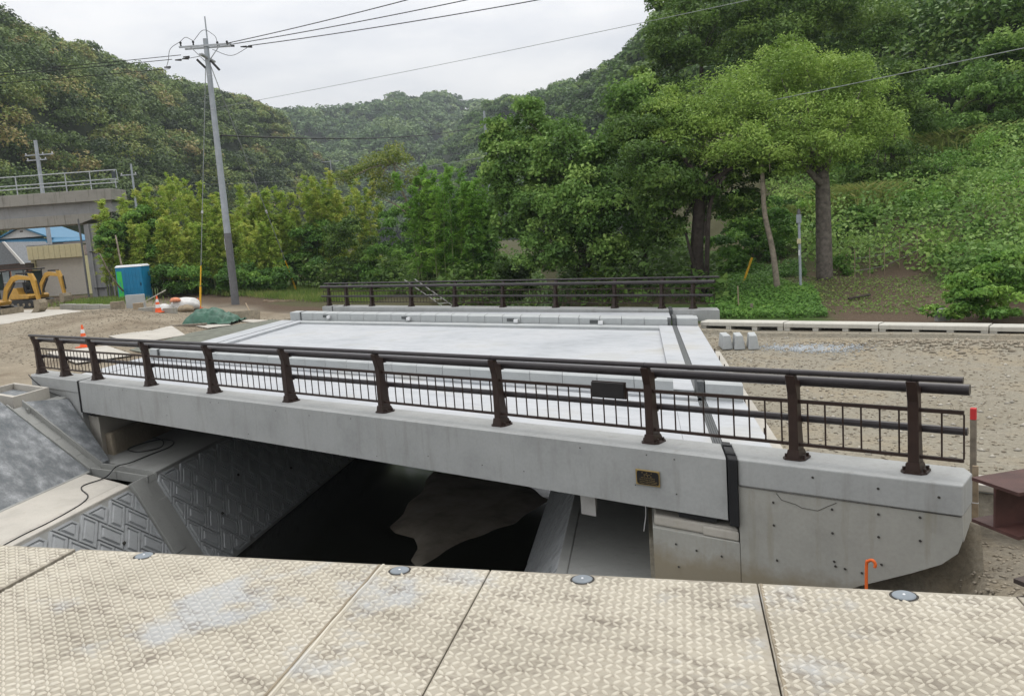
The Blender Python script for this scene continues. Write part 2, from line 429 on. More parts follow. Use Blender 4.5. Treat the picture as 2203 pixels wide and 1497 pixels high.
# ------------------------------------------------------------------ the ground
def ground_z(x, y):
    x = np.asarray(x, float); y = np.asarray(y, float)
    left = -.35 + .65 * np.clip((-3 - x) / 11, 0, 1)
    left = left + 2.2 * sstep(15, 26, y) * sstep(-2, -10, x) * 0.25
    right = np.where(y < 6.75, -.5, -.42) + .95 * np.clip((y - 8.2) / 7.5, 0, 1)
    rise = np.clip(y - 13.2 + .12 * (x - 18), 0, None)
    right = right + .40 * rise * sstep(13, 22, x) * np.exp(-np.clip(y - 60, 0, None) / 40) + 0.0
    right = np.minimum(right, 22)
    z = np.where(x < 6, left, right)
    # small relief
    amp = .05 + .10 * sstep(8.5, 14, y)
    z = z + (vnoise(x, y, 1.7, 1) + .5 * vnoise(x, y, .6, 2)) * amp
    # heap of sand beside the road on the left
    z = z + .38 * np.exp(-(((x + 10.6) / 2.6) ** 2 + ((y - 5.0) / 1.2) ** 2))
    z = z + .22 * np.exp(-(((x + 8.4) / 1.6) ** 2 + ((y - 4.3) / .8) ** 2)) + .16 * np.exp(-(((x + 12.5) / 2.0) ** 2 + ((y - 3.6) / .8) ** 2)) * (x < -5)
    # low bank of rubble along the right verge
    z = z + .16 * np.exp(-((y - 5.9 - .02 * (x - 18)) / .5) ** 2) * sstep(15.8, 18.0, x)
    # the river north of the bridge
    xl = -1.2 + 5.2 * sstep(8.4, 12, y); xr = 14.0 - 5.0 * sstep(8.4, 11, y)
    nb = np.minimum(np.clip((x - xl) / 2.2, 0, 1), np.clip((xr - x) / 2.2, 0, 1))
    zr = z * (1 - nb) + (-4.4) * nb
    z = np.where((y > 8.35) & (y < 70), zr, z)
    # below the deck and between the abutments
    und = (y > .17) & (y <= 8.35)
    z = np.where(und & (x > -1.75) & (x < 13.02), -1.3, z)
    z = np.where(und & (x > .3) & (x < 12.0), -4.4, z)
    z = np.where(und & (x > -2.62) & (x <= -1.75), -.52, z)
    z = np.where(und & (x >= 13.02) & (x < 13.50), -.50, z)
    # south of the bridge: the excavation beside the channel
    so = y <= .17
    z = np.where(so & (x > -2.5) & (x < 14.05), -4.4, z)
    pit = -2.9 + (1.96) * sstep(14.35, 15.0, x)
    z = np.where(so & (x >= 14.05) & (x < 15.0), pit + vnoise(x, y, .25, 5) * .18, z)
    z = np.where((y < .72) & (x >= 15.0) & ((x > 15.08) | so), -.94 + vnoise(x, y, .5, 6) * .14, z)
    z = np.where(so & (x > 16), -.94 + vnoise(x, y, .5, 6) * .1, z)
    return z
def build_ground():
    def lines(*segs): return np.unique(np.round(np.concatenate([np.arange(a, b, s) for a, b, s in segs]), 4))
    xs = lines((-900, -100, 50), (-100, -30, 5), (-30, -14, 1), (-14, -3, .3), (-3, 13, .25), (13, 17, .1), (17, 26, .3), (26, 60, 1.5), (60, 130, 6), (130, 901, 55))
    ys = lines((-500, -20, 40), (-20, -6, 2), (-6, 2, .12), (2, 9, .25), (9, 20, .35), (20, 40, 1), (40, 100, 4), (100, 901, 50))
    xs = np.unique(np.concatenate([xs, [-2.63, -2.61, -2.51, -2.49, -1.76, -1.74, .29, .31, 11.99, 12.01, 13.01, 13.03, 13.49, 13.51, 14.04, 14.06, 15.07, 15.09]]))
    ys = np.unique(np.concatenate([ys, [.165, .175, .715, .725, 8.34, 8.36, 6.745, 6.755]]))
    X, Y = np.meshgrid(xs, ys, indexing='ij'); Z = ground_z(X, Y)
    far = np.hypot(X, Y) > 420
    Z = np.where(far, -1.0, Z)
    v0 = np.stack([X, Y, Z], -1).reshape(-1, 3); v = MPA(v0); nx, ny = X.shape
    i = np.arange(nx * ny).reshape(nx, ny)
    f = np.stack([i[:-1, :-1], i[1:, :-1], i[1:, 1:], i[:-1, 1:]], -1).reshape(-1, 4)
    me = arr_mesh('ground', v, f, 'ground_soil')
    x, y = v0[:, 0], v0[:, 1]
    soil = np.zeros(len(v)); grass = np.zeros(len(v)); sandy = np.zeros(len(v))
    n = vnoise(x, y, 2.3, 9) + .5 * vnoise(x, y, .8, 10)
    soil = np.where((x > 5) & (y > 7.4), 1., soil)
    path = np.exp(-((x - 19.0 - .25 * (y - 9)) / 2.3) ** 2) * sstep(14.5, 11.5, y)
    grass = np.where((x > 5) & (y > 7.6), np.clip(.9 + 1.4 * n - 1.15 * path, 0, 1), 0.)
    sandy = np.where((x < 5), .8 + .5 * n, np.clip(.0 + .9 * n, 0, .6))
    soil = np.where((x < 5), sstep(7.2, 9.0, y + .9 * n), soil)
    grass = np.where((x < 5) & (y > 10), sstep(10.6, 12.6, y + 1.5 * n), grass)
    sandy = np.where((x < 5) & (y > 8), 0, sandy)
    sandy = np.where((x > 5) & (y > 7.4), 0, sandy)
    deep = (y > 9.5) & (x > -7) & (x < 14.2)
    soil = np.where(deep, 1., soil); grass = np.where(deep, .35, grass)
    soil = np.where(y > 16, 1., soil); grass = np.where(y > 16, .4, grass)
    soil = np.where((x > 14) & (y < .72), .25, soil)
    c = np.stack([np.clip(soil, 0, 1), np.clip(grass, 0, 1), np.clip(sandy, 0, 1), np.ones(len(v))], 1).astype(np.float32)
    a = me.color_attributes.new('zone', 'FLOAT_COLOR', 'POINT'); a.data.foreach_set('color', c.ravel())
    me.polygons.foreach_set('use_smooth', np.ones(len(f), bool))
    o = link('ground', me); tag(o, kind='structure'); o['label'] = 'bare gravel and soil ground around the new bridge'
build_ground()

# river bed with a bare mud bank standing out of still dark water
def build_river():
    xs = np.linspace(2.6, 11.2, 110); ys = np.concatenate([np.linspace(-14, -1, 14), np.linspace(-.9, 8.5, 130), np.linspace(9, 68, 50)])
    X, Y = np.meshgrid(xs, ys, indexing='ij')
    # a bare bar with a ragged outline, wider under the bridge
    poly = [(6.18, 3.55), (6.2, 4.25), (7.93, 4.44), (9.72, 4.09), (9.36, 3.63), (8.99, 3.13), (8.57, 2.84), (8.1, 2.36), (7.74, 1.86), (7.33, 1.45), (7.17, 1.6), (7.29, 1.9), (7.02, 2.09), (6.39, 2.09), (6.15, 2.28), (6.26, 2.71)]
    Xn = X + .22 * vnoise(X, Y, .5, 21); Yn = Y + .22 * vnoise(X, Y, .5, 23); dm = np.full(X.shape, 9.); ins = np.zeros(X.shape, bool)
    for k in range(len(poly)):
        (ax, ay), (bx, by) = poly[k], poly[(k + 1) % len(poly)]
        t = np.clip(((Xn - ax) * (bx - ax) + (Yn - ay) * (by - ay)) / ((bx - ax) ** 2 + (by - ay) ** 2), 0, 1)
        dm = np.minimum(dm, np.hypot(Xn - ax - t * (bx - ax), Yn - ay - t * (by - ay)))
        ins ^= ((ay > Yn) != (by > Yn)) & (Xn < (bx - ax) * (Yn - ay) / (by - ay + 1e-9) + ax)
    sd = np.where(ins, dm, -dm)
    Z = -4.20 + .27 * sstep(-.55, .30, sd) + .03 * vnoise(X, Y, .5, 22)
    v = MPA(np.stack([X, Y, Z], -1).reshape(-1, 3)); nx, ny = X.shape; i = np.arange(nx * ny).reshape(nx, ny)
    f = np.stack([i[:-1, :-1], i[1:, :-1], i[1:, 1:], i[:-1, 1:]], -1).reshape(-1, 4)
    me = arr_mesh('river_bed', v, f, 'river_bed_mud'); me.polygons.foreach_set('use_smooth', np.ones(len(f), bool))
    o = link('river_bed', me); tag(o, kind='structure'); o['label'] = 'mud bank on the river bed under the bridge'
    with plan(): m = MB()
    m.add([(2.0, -14.5, -4.02), (11.6, -14.5, -4.02), (11.6, 69, -4.02), (2.0, 69, -4.02)], [(0, 1, 2, 3)])
    o = m.build('river_water', 'river_water'); tag(o, kind='structure'); o['label'] = 'dark still river water under the bridge'
build_river()

# ------------------------------------------------------------------ bridge
BR = thing('bridge', 'new pale grey concrete bridge with flat deck crossing the channel', 'bridge', (0, 0, 0))
FS = -.009        # the far side falls slightly to the right
def fz(x): return .05 + FS * x
def build_bridge():
    g = MB().prism([(0, -.73), (.30, -.73), (.30, -.02), (.28, 0), (.02, 0), (0, -.02)], 'x', -.30, 12.86)
    g.build('edge_beam', 'girder_concrete', BR)
    # pock marks
    for k in range(20):
        x = random.uniform(0.2, 12.6); z = random.choice([random.uniform(-.12, -.06), random.uniform(-.66, -.45)])
        m = MB(); m.prism([(x + .008 * math.cos(a * 1.05) * random.uniform(.7, 1.3), z + .008 * math.sin(a * 1.05) * random.uniform(.7, 1.3)) for a in range(6)], 'y', -.003, .002)
        m.build('pock_mark', 'dark_hole', BR)
    slab = MB().box(-1.62, 12.857, .302, 7.86, -.72, -.425)
    slab.build('deck_slab', 'girder_concrete', BR)
    # downstream faces of box girders below
    for k in range(5):
        y = .9 + k * 1.5; MB().box(-.2, 12.8, y, y + .5, -.86, -.722).build('girder_rib', 'girder_concrete', BR)
    MB().box(-1.62, 12.497, .303, 2.04, -.424, -.30).build('footway', 'deck_concrete', BR)
    MB().box(12.502, 12.858, .303, 2.04, -.424, -.304).build('footway_end', 'deck_concrete', BR)
    MB().box(-1.6, 12.855, 2.045, 2.128, -.424, -.255).build('kerb_seat', 'deck_concrete', BR)
    MB().box(-1.2, 12.498, 2.455, 6.60, -.422, -.385).build('roadway_bed', 'deck_concrete', BR)
    MB().box(12.5, 12.858, 2.455, 6.86, -.424, -.30).build('deck_rim', 'deck_concrete', BR)
    MB().box(-1.61, -1.202, 2.455, 6.86, -.424, -.30).build('deck_rim', 'deck_concrete', BR)
    MB().box(-1.2, 12.498, 6.602, 6.86, -.424, -.303).build('deck_rim', 'kerb_concrete', BR)
    # kerbs of separate blocks, 0.64 m long
    bl = MB().prism([(2.13, -.42), (2.45, -.42), (2.45, -.03), (2.42, 0), (2.16, 0), (2.13, -.03)], 'x', .004, .636)
    me = None
    for k in range(22):
        x = -1.58 + k * .64
        if x + .64 > 12.87: break
        if me is None: o = bl.build('kerb_block', 'kerb_concrete', BR); me = o.data
        else: o = link('kerb_block', me, BR)
        o.location = MP((x, 0, random.uniform(-.004, .003)))
    me = None
    fb = MB().prism([(6.88, -.42), (7.20, -.42), (7.20, -.03), (7.17, 0), (6.91, 0), (6.88, -.03)], 'x', .004, .636)
    for k in range(23):
        x = -1.44 + k * .645
        if x + .64 > 12.90: break
        if me is None: o = fb.build('kerb_block', 'kerb_concrete', BR); me = o.data
        else: o = link('kerb_block', me, BR)
        o.location = MP((x, 0, fz(x) - .035))
    # drain mouths in the far kerb
    for x in (-.25, 3.55, 7.75, 10.5):
        MB().box(x, x + .26, 6.872, 6.879, -.22 + fz(x), -.12 + fz(x)).build('drain_mouth', 'joint_grey', BR)
        MB().box(x + .262, x + .40, 6.80, 6.878, -.245 + fz(x), -.15 + fz(x)).build('drain_cover', 'white_plastic', BR)
    MB().box(-1.6, 12.857, 7.205, 7.86, -.424, -.15).build('far_footing', 'deck_concrete', BR)
    fj = MB()
    fj.v = []; P = [(7.90, -.73), (8.25, -.73), (8.25, 0), (7.92, 0), (7.90, -.02)]
    n = len(P); vs = [(-.75, q[0], q[1] + fz(-.75)) for q in P] + [(12.86, q[0], q[1] + fz(12.86)) for q in P]
    fj.add(vs, [tuple(range(n)), tuple(range(n, 2 * n))] + [(i, (i + 1) % n, n + (i + 1) % n, n + i) for i in range(n)])
    fj.build('far_edge_beam', 'girder_concrete', BR)
    # hanging drain box
    MB().box(11.13, 11.33, .32, .50, -1.24, -.735).build('drain_box', 'wall_white', BR, bevel=.006)
    MB().tube([(11.98, .2, -.73), (11.975, .2, -1.0), (11.94, .2, -1.22)], .006, 5).build('drip_string', 'white_plastic', BR)
    # plaque with two lines of heading and four lines of small text in raised brass strokes
    pl = MB().box(11.885, 12.155, -.012, -.001, -.455, -.265).build('plaque', 'brass', BR, bevel=.004)
    pp = []
    x0, x1, z0, z1, rr = 11.897, 12.143, -.443, -.277, .03
    for cx, cz, a0 in ((x1 - rr, z1 - rr, 0), (x0 + rr, z1 - rr, 90), (x0 + rr, z0 + rr, 180), (x1 - rr, z0 + rr, 270)):
        for t in range(0, 91, 30): pp.append((cx + rr * math.cos(R(a0 + t)), cz + rr * math.sin(R(a0 + t))))
    f = MB().prism(pp, 'y', -.0145, -.0125); f.build('plaque_field', 'plaque_black', pl)
    rs = random.Random(3)
    def glyph(m, x, z, s):
        for _ in range(5):
            if rs.random() < .55: a = z + rs.uniform(-.5, .5) * s; m.box(x - .5 * s * rs.uniform(.5, 1), x + .5 * s * rs.uniform(.5, 1), -.0165, -.0146, a - .06 * s, a + .06 * s)
            else: a = x + rs.uniform(-.4, .4) * s; m.box(a - .06 * s, a + .06 * s, -.0166, -.0146, z - .5 * s * rs.uniform(.5, 1), z + .5 * s * rs.uniform(.5, 1))
    def row(xa, xb, n, z, s):
        m = MB()
        for i in range(n): glyph(m, xa + (xb - xa) * (i + .5) / n, z, s)
        m.build('lettering', 'brass', pl)
    row(11.935, 12.085, 3, -.296, .014); row(11.975, 12.05, 6, -.318, .009); row(11.965, 12.075, 3, -.336, .013)
    row(11.94, 12.10, 11, -.358, .011); row(11.925, 12.10, 14, -.381, .010); row(11.925, 12.125, 15, -.403, .010); row(11.925, 12.125, 15, -.425, .010)
    # expansion joints
    j = MB().box(12.862, 12.972, .32, 2.05, -.42, -.292); j.box(12.862, 12.972, 2.46, 6.87, -.42, -.292)
    j.build('expansion_joint', 'joint_grey', BR)
    for dx in (.025, .055, .085):
        MB().box(12.862 + dx - .004, 12.862 + dx + .004, .4, 2.0, -.291, -.286).build('joint_groove', 'black_rubber', BR)
    MB().prism([(2.12, -.28), (2.47, -.28), (2.47, .012), (2.43, .03), (2.15, .03), (2.12, .0)], 'x', 12.865, 12.965).build('joint_cover', 'joint_grey', BR)
    MB().prism([(6.87, -.40), (7.22, -.40), (7.22, -.06), (7.18, -.04), (6.90, -.04), (6.87, -.08)], 'x', 12.885, 12.985).build('joint_cover', 'joint_grey', BR)
    MB().prism([(7.89, -.40), (8.24, -.40), (8.24, -.03), (7.91, -.03), (7.89, -.08)], 'x', 12.87, 12.96).build('joint_cover', 'joint_grey', BR)
    MB().prism([(-.022, -.78), (.31, -.78), (.31, .018), (-.01, .018), (-.022, .0)], 'x', 12.875, 12.965).build('joint_cover', 'black_rubber', BR, bevel=.008)
    for i in range(2): MB().box(12.872, 12.968, .04 + i * .17, .07 + i * .17, .016, .032).build('joint_clamp', 'black_rubber', BR)
    MB().prism([(-.012, -.74), (.31, -.74), (.31, .004), (-.012, .004)], 'x', -.345, -.303).build('joint_cover', 'black_rubber', BR)
    MB().box(-1.665, -1.625, .32, 2.04, -.42, -.296).build('expansion_joint', 'joint_grey', BR)
    MB().box(-1.665, -1.625, 2.47, 6.86, -.42, -.296).build('expansion_joint', 'joint_grey', BR)
    MB().box(-1.60, -1.555, 2.10, 2.47, -.41, .008).build('joint_cover', 'joint_grey', BR)
    MB().box(-1.475, -1.435, 6.86, 7.2, -.40, .045).build('joint_cover', 'joint_grey', BR)
    MB().box(-.80, -.753, 7.89, 8.26, -.40, .065).build('joint_cover', 'joint_grey', BR)
    # bearing shadow gap plates
    MB().box(12.35, 12.75, .02, .28, -.80, -.735).build('bearing', 'black_rubber', BR)
    MB().box(-.2, .0, .02, .28, -.80, -.735).build('bearing', 'black_rubber', BR)
with plan(): build_bridge()

# ------------------------------------------------------------------ abutments and approaches
def tie_holes(parent, pts, y=-.0015):
    for (x, z) in pts:
        m = MB().prism([(x + .0115 * math.cos(a * .785), z + .0125 * math.sin(a * .785)) for a in range(8)], 'y', y - .002, y + .002)
        m.build('tie_hole', 'dark_hole', parent)
def build_abutments():
    A = thing('abutment', 'weathered concrete abutment and wing wall at the right end of bridge', 'abutment', (0, 0, 0))
    # kerb beam on the wing, chamfered in plan at its far end
    plan = [(12.975, 0), (14.83, 0), (15.05, .24), (15.05, .33), (12.975, .33)]
    k = MB().prism(plan, 'z', -.305, 0); k.build('wing_beam', 'girder_concrete', A, bevel=.015)
    # the wing wall: its underside rises towards the end
    def wall():
        pts = [(12.975, -2.6), (13.4, -1.62), (14.06, -1.20), (14.45, -.97), (14.68, -.82), (14.80, -.68), (14.84, -.52), (14.83, -.31), (12.975, -.31)]
        m = MB().prism(pts, 'y', .004, .33)
        m.prism([(12.975, -1.0), (13.0, -1.0), (13.0, -.31), (12.975, -.31)], 'y', .02, .3)
        return m
    wall().build('wing_wall', 'stained_concrete', A)
    e = MB(); v = [(14.84, .004, -.56), (15.045, .24, -.48), (15.045, .33, -.48), (14.84, .33, -.56), (14.83, .004, -.31), (15.045, .24, -.31), (15.045, .33, -.31), (14.83, .33, -.31)]
    e.add(v, [(0, 3, 2, 1), (4, 5, 6, 7), (0, 1, 5, 4), (1, 2, 6, 5), (2, 3, 7, 6), (3, 0, 4, 7)]); e.build('wing_end', 'stained_concrete', A)
    # pier body
    MB().box(12.05, 12.972, .006, 8.2, -4.3, -.98).build('abutment_body', 'stained_concrete', A, bevel=.012)
    MB().box(12.07, 12.968, .03, 8.18, -.978, -.84).build('bearing_shelf', 'pale_concrete', A, bevel=.03)
    MB().box(12.60, 12.966, .01, .12, -.976, -.86).build('mortar_bed', 'pale_concrete', A, bevel=.02)
    MB().box(12.968, 13.0, .35, 8.2, -3.5, -.44).build('back_wall', 'girder_concrete', A)
    tie_holes(A, [(13.30, -.44), (13.30, -.70), (13.32, -1.10), (13.82, -.42), (13.82, -.68), (13.83, -.99), (14.20, -.40), (14.20, -.64), (14.22, -.93), (14.52, -.37), (14.52, -.61), (13.84, -1.04), (13.92, -1.05), (14.06, -1.06), (14.66, -.14), (13.66, -.10), (14.2, -.13)])
    tie_holes(A, [(12.30, -1.14), (12.52, -1.17), (12.78, -1.18), (12.32, -1.42)])
    # hairline joint and repair line
    c = MB(); c.tube([(12.99, .0, -.312), (13.6, .0, -.314), (14.3, .0, -.310), (14.82, .0, -.309)], .003, 4); c.build('construction_joint', 'dark_hole', A)
    c = MB(); c.tube([(13.33, .002, -.33), (13.38, .002, -.40), (13.50, .002, -.425), (13.56, .002, -.455), (13.70, .002, -.46), (13.78, .002, -.40), (13.86, .002, -.345)], .003, 4); c.build('repair_seam', 'dark_hole', A)
    # approach slab
    MB().box(12.985, 13.55, .335, 6.86, -.56, -.30).build('approach_slab', 'deck_concrete', A)
    MB().prism([(2.12, -.30), (2.46, -.30), (2.46, -.03), (2.42, 0), (2.16, 0), (2.12, -.03)], 'x', 12.985, 13.53).build('kerb_end', 'kerb_concrete', A)
    MB().prism([(6.88, -.56), (7.20, -.56), (7.20, -.10), (7.17, -.07), (6.91, -.07), (6.88, -.10)], 'x', 12.99, 13.54).build('kerb_end', 'kerb_concrete', A)
    MB().box(12.99, 13.54, 7.21, 7.88, -.56, -.22).build('approach_slab', 'deck_concrete', A)
    MB().box(12.965, 14.28, 7.90, 8.25, -.6, -.07).build('far_wing_beam', 'girder_concrete', A, bevel=.012)
    # lower corbel with rebar stubs
    MB().box(13.552, 13.76, 1.0, 5.2, -.72, -.47).build('corbel', 'pale_concrete', A)
    for i in range(8):
        y = 1.35 + .5 * i
        MB().tube([(13.60, y, -.47), (13.60, y, -.30)], .012, 6).build('rebar_stub', 'rebar', A)
    L = thing('abutment', 'pale concrete abutment block at the left end of bridge', 'abutment', (0, 0, 0))
    plan = [(-2.62, .05), (-2.45, 0), (-.348, 0), (-.348, .33), (-2.62, .33)]
    MB().prism(plan, 'z', -.28, 0).build('wing_beam', 'girder_concrete', L, bevel=.012)
    MB().box(-2.3, -.35, .012, .33, -1.6, -.283).build('wing_wall', 'girder_concrete', L)
    MB().box(-.60, .05, .10, 8.2, -4.2, -.86).build('abutment_body', 'pale_concrete', L, bevel=.02)
    MB().box(-.62, -.34, .35, 8.2, -.859, -.73).build('back_wall', 'girder_concrete', L)
    MB().box(-2.50, -1.67, .335, 6.86, -.6, -.30).build('approach_slab', 'deck_concrete', L)
    MB().box(-2.0, -1.605, 2.12, 2.46, -.30, .0).build('kerb_end', 'kerb_concrete', L, bevel=.02)
    MB().box(-2.05, -1.478, 6.87, 7.20, -.5, .03).build('kerb_end', 'kerb_concrete', L, bevel=.02)
    MB().box(-1.35, -.803, 7.90, 8.25, -.5, .058).build('far_wing_beam', 'girder_concrete', L, bevel=.012)
with plan(): build_abutments()

# ------------------------------------------------------------------ railings (built straight, in metres)
def post_meshes():
    pr = [(.215, .02), (.220, .55), (.212, .74), (.150, .955), (.238, .955), (.252, .90), (.330, .875), (.335, .74), (.352, .45), (.400, .10), (.400, .02)]
    body = MB().prism(pr, 'x', -.052, .052)
    foot = MB().add([(-.075, .200, .02), (.075, .200, .02), (.075, .425, .02), (-.075, .425, .02), (-.060, .207, .115), (.060, .207, .115), (.060, .400, .09), (-.060, .400, .09)],
                    [(0, 3, 2, 1), (4, 5, 6, 7), (0, 1, 5, 4), (1, 2, 6, 5), (2, 3, 7, 6), (3, 0, 4, 7)])
    plate = MB().prism([(-.085, .185), (.085, .185), (.125, .235), (.125, .40), (.085, .45), (-.085, .45), (-.125, .40), (-.125, .235)], 'z', 0, .02)
    bolt = MB().prism([(.017 * math.cos(R(60 * i)), .017 * math.sin(R(60 * i))) for i in range(6)], 'z', .02, .055)
    return body.mesh('post', 'brown_metal'), foot.mesh('post_foot', 'brown_metal'), plate.mesh('base_plate', 'brown_metal'), bolt.mesh('bolt', 'brown_metal')
PM = post_meshes()
for me in PM:
    bm = bmesh.new(); bm.from_mesh(me); bmesh.ops.recalc_face_normals(bm, faces=bm.faces); bm.to_mesh(me); bm.free()
def railing(root, posts, x0, x1, board=None):
    bal = MB().tube([(0, .28, .185), (0, .28, .63)], .0095, 6).mesh('baluster', 'brown_metal')
    for x in posts:
        p = link('post', PM[0], root); p.location = (x, 0, 0)
        b = p.modifiers.new('bevel', 'BEVEL'); b.width = .007; b.segments = 1
        link('post_foot', PM[1], p); link('base_plate', PM[2], p)
        for bx, by in ((.098, .26), (-.098, .26), (.098, .38), (-.098, .38)):
            q = link('bolt', PM[3], p); q.location = (bx, by, 0)
    MB().tube([(x0, .194, .985), (x1, .194, .985)], .033, 16).build('top_rail', 'brown_rail', root, smooth=True, auto=True)
    MB().tube([(x0 + .05, .39, .855), (x1 + .02, .39, .855)], .056, 20).build('upper_rail', 'brown_rail', root, smooth=True, auto=True)
    MB().tube([(x0 + .12, .40, .435), (x1 + .0, .40, .435)], .041, 16).build('middle_rail', 'brown_rail', root, smooth=True, auto=True)
    for x in posts:   # brackets and the thin sleeve joints of the top rail
        MB().box(x - .04, x + .04, .32, .40, .79, .815).build('rail_bracket', 'brown_metal', root)
        MB().box(x - .04, x + .04, .34, .41, .375, .397).build('rail_bracket', 'brown_metal', root)
        MB().tube([(x - .004, .194, .985), (x + .004, .194, .985)], .0342, 16).build('sleeve_joint', 'black_rubber', root)
    ends = [x0 + .14] + list(posts) + [x1 - .01]
    for a, b in zip(ends[:-1], ends[1:]):
        pa = a + (.053 if a in posts else 0); pb = b - (.053 if b in posts else 0)
        MB().box(pa, pb, .262, .298, .63, .668).build('panel_top_bar', 'brown_metal', root)
        MB().box(pa, pb, .262, .298, .152, .185).build('panel_bottom_bar', 'brown_metal', root)
        n = max(1, int(round((pb - pa) / .182)))
        for i in range(n + 1):
            t = (i + .5) / n if a in posts and b in posts else i / n
            if t > 1.001: break
            x = pa + (pb - pa) * t
            if (a in posts and x - pa < .03) or (b in posts and pb - x < .03): continue
            o = link('baluster', bal, root); o.location = (x, 0, 0)
    if board:
        a, b = board
        nb = MB().box(a, b, .20, .235, .535, .735).build('name_board', 'plaque_black', root, bevel=.004)
        nb['label'] = 'dark name board fixed to the railing panel'
        MB().box(a - .008, b + .008, .2355, .255, .527, .743).build('board_frame', 'brown_metal', nb)
LX = 1.2213
NR = thing('bridge_railing', 'dark brown metal railing with balusters along the near edge of bridge', 'railing', (0, 0, .001), XROT)
railing(NR, [LX * x - .05 for x in (-2.50, -1.37, -.01, 1.98, 3.99, 6.0, 8.01, 10.0, 12.0, 13.47, 14.47)], -3.24, 18.08, (13.80, 14.28))
FR = thing('bridge_railing', 'dark brown metal railing along the far edge of bridge before trees', 'railing', (13.0, 8.25, fz(13.0) + .002))
FR.rotation_euler = (0, FS / LX, math.pi + XROT)
railing(FR, sorted(-(LX * (x - 13.0) + .34) for x in (13.45, 12.54, 11.07, 9.05, 7.05, 5.05, 3.05, 1.08, -.27, -1.26)), -1.75, 17.45, None)

# ------------------------------------------------------------------ channel revetments of patterned concrete blocks
def tidy(p, eps=2e-3):
    q = [a for i, a in enumerate(p) if math.hypot(a[0] - p[i - 1][0], a[1] - p[i - 1][1]) > eps]
    r = []
    for i in range(len(q)):
        a, b, c = q[i - 1], q[i], q[(i + 1) % len(q)]
        if abs((b[0] - a[0]) * (c[1] - b[1]) - (b[1] - a[1]) * (c[0] - b[0])) > 1e-5: r.append(b)
    return r
def clip_half(poly, n, c):
    out = []
    for i in range(len(poly)):
        a, b = poly[i], poly[(i + 1) % len(poly)]
        da = a[0] * n[0] + a[1] * n[1] - c; db = b[0] * n[0] + b[1] * n[1] - c
        if da >= 0: out.append(a)
        if (da >= 0) != (db >= 0):
            t = da / (da - db); out.append((a[0] + (b[0] - a[0]) * t, a[1] + (b[1] - a[1]) * t))
    return tidy(out)
def inset(poly, d):
    out = poly
    for i in range(len(poly)):
        a, b = poly[i], poly[(i + 1) % len(poly)]
        ex, ey = b[0] - a[0], b[1] - a[1]; l = math.hypot(ex, ey)
        if l < 1e-6: continue
        n = (-ey / l, ex / l); out = clip_half(out, n, a[0] * n[0] + a[1] * n[1] + d)
        if len(out) < 3: return []
    return out
def area(p): return .5 * sum(p[i][0] * p[(i + 1) % len(p)][1] - p[(i + 1) % len(p)][0] * p[i][1] for i in range(len(p)))
def block_mesh(poly, mat):
    """a slab with a raised frame and a raised inner panel; poly in wall plane, height along +z"""
    rings = [(0.012, 0.0), (0.018, .050), (0.058, .052), (0.070, .024), (0.086, .024), (0.108, .060)]
    m = MB(); prev = None
    for d, h in rings:
        q = inset(poly, d)
        if len(q) != len(inset(poly, .012)) or len(q) < 3 or area(q) < .0012:
            break
        k = len(m.v); m.v += [(x, y, h) for x, y in q]; n = len(q)
        if prev is not None: m.f += [(prev + i, prev + (i + 1) % n, k + (i + 1) % n, k + i) for i in range(n)]
        prev = k
    if prev is None: return None
    m.f.append(tuple(range(prev, len(m.v))))
    return m
def herring(u0, u1, v0, v1, W=.40, L=.60):
    c45 = math.sqrt(.5); out = []
    nmax = int((u1 - u0 + v1 - v0) / W) + 8
    for i in range(-nmax, nmax):
        for j in range(-nmax, nmax):
            bx = i * W + j * L; by = i * W - j * L
            ux = (bx - by) * c45; vx = (bx + by) * c45
            if ux < -2 or ux > u1 - u0 + 2 or vx < -2 or vx > v1 - v0 + 2: continue
            for kind in (0, 1):
                if kind == 0: r = [(bx, by), (bx + L, by), (bx + L, by + W), (bx, by + W)]
                else: r = [(bx, by + W), (bx + W, by + W), (bx + W, by + W + L), (bx, by + W + L)]
                q = [((x - y) * c45 + u0, (x + y) * c45 + v0) for x, y in r]
                for n, c in (((1, 0), u0), ((-1, 0), -u1), ((0, 1), v0), ((0, -1), -v1)):
                    q = clip_half(q, n, c)
                    if len(q) < 3: break
                if len(q) >= 3 and area(q) > .02 and len(inset(q, .012)) >= 3: out.append(tidy(q, .05))
    return out
def wall_frame(top, bot):
    """frame of a sloping wall along the river: u along the river, v up the slope, w outward"""
    a = Vector(MP((top[0], 0, top[1]))); c = Vector(MP((bot[0], 0, bot[1])))
    d = a - c; d = d - YAX * d.dot(YAX); sl = d.length; ev = d.normalized(); eu = YAX.normalized(); ew = eu.cross(ev)
    if ew.z < 0: eu = -eu; ew = eu.cross(ev)
    sg = 1 if eu.dot(YAX) > 0 else -1
    org = c - eu * (c.dot(eu))
    M = Matrix((eu, ev, ew)).transposed().to_4x4(); M.translation = org
    return M, sl, sg
def revetment(name, label, top, bot, segs, ua, ub, limit):
    root = thing(name, label, 'revetment', (0, 0, 0)); M, sl, sg = wall_frame(top, bot)
    b = MB().box(min(sg * ua, sg * ub), max(sg * ua, sg * ub), -.4, sl, -.3, 0).build('backing', 'bench_concrete', root); b.matrix_local = M
    cnt = 0
    for (sa, sb) in segs:
        a, c = (sa, sb) if sg > 0 else (-sb, -sa)
        for q in herring(a, c, .02, sl - .06):
            m = block_mesh(q, 'block_concrete')
            if m is None: continue
            o = m.build('block', 'block_concrete', root); o.matrix_local = M; cnt += 1
            if cnt >= limit: return root, M, sl, sg
    return root, M, sl, sg
TOPL, BOTL = (2.2, -1.80), (3.28, -4.0)
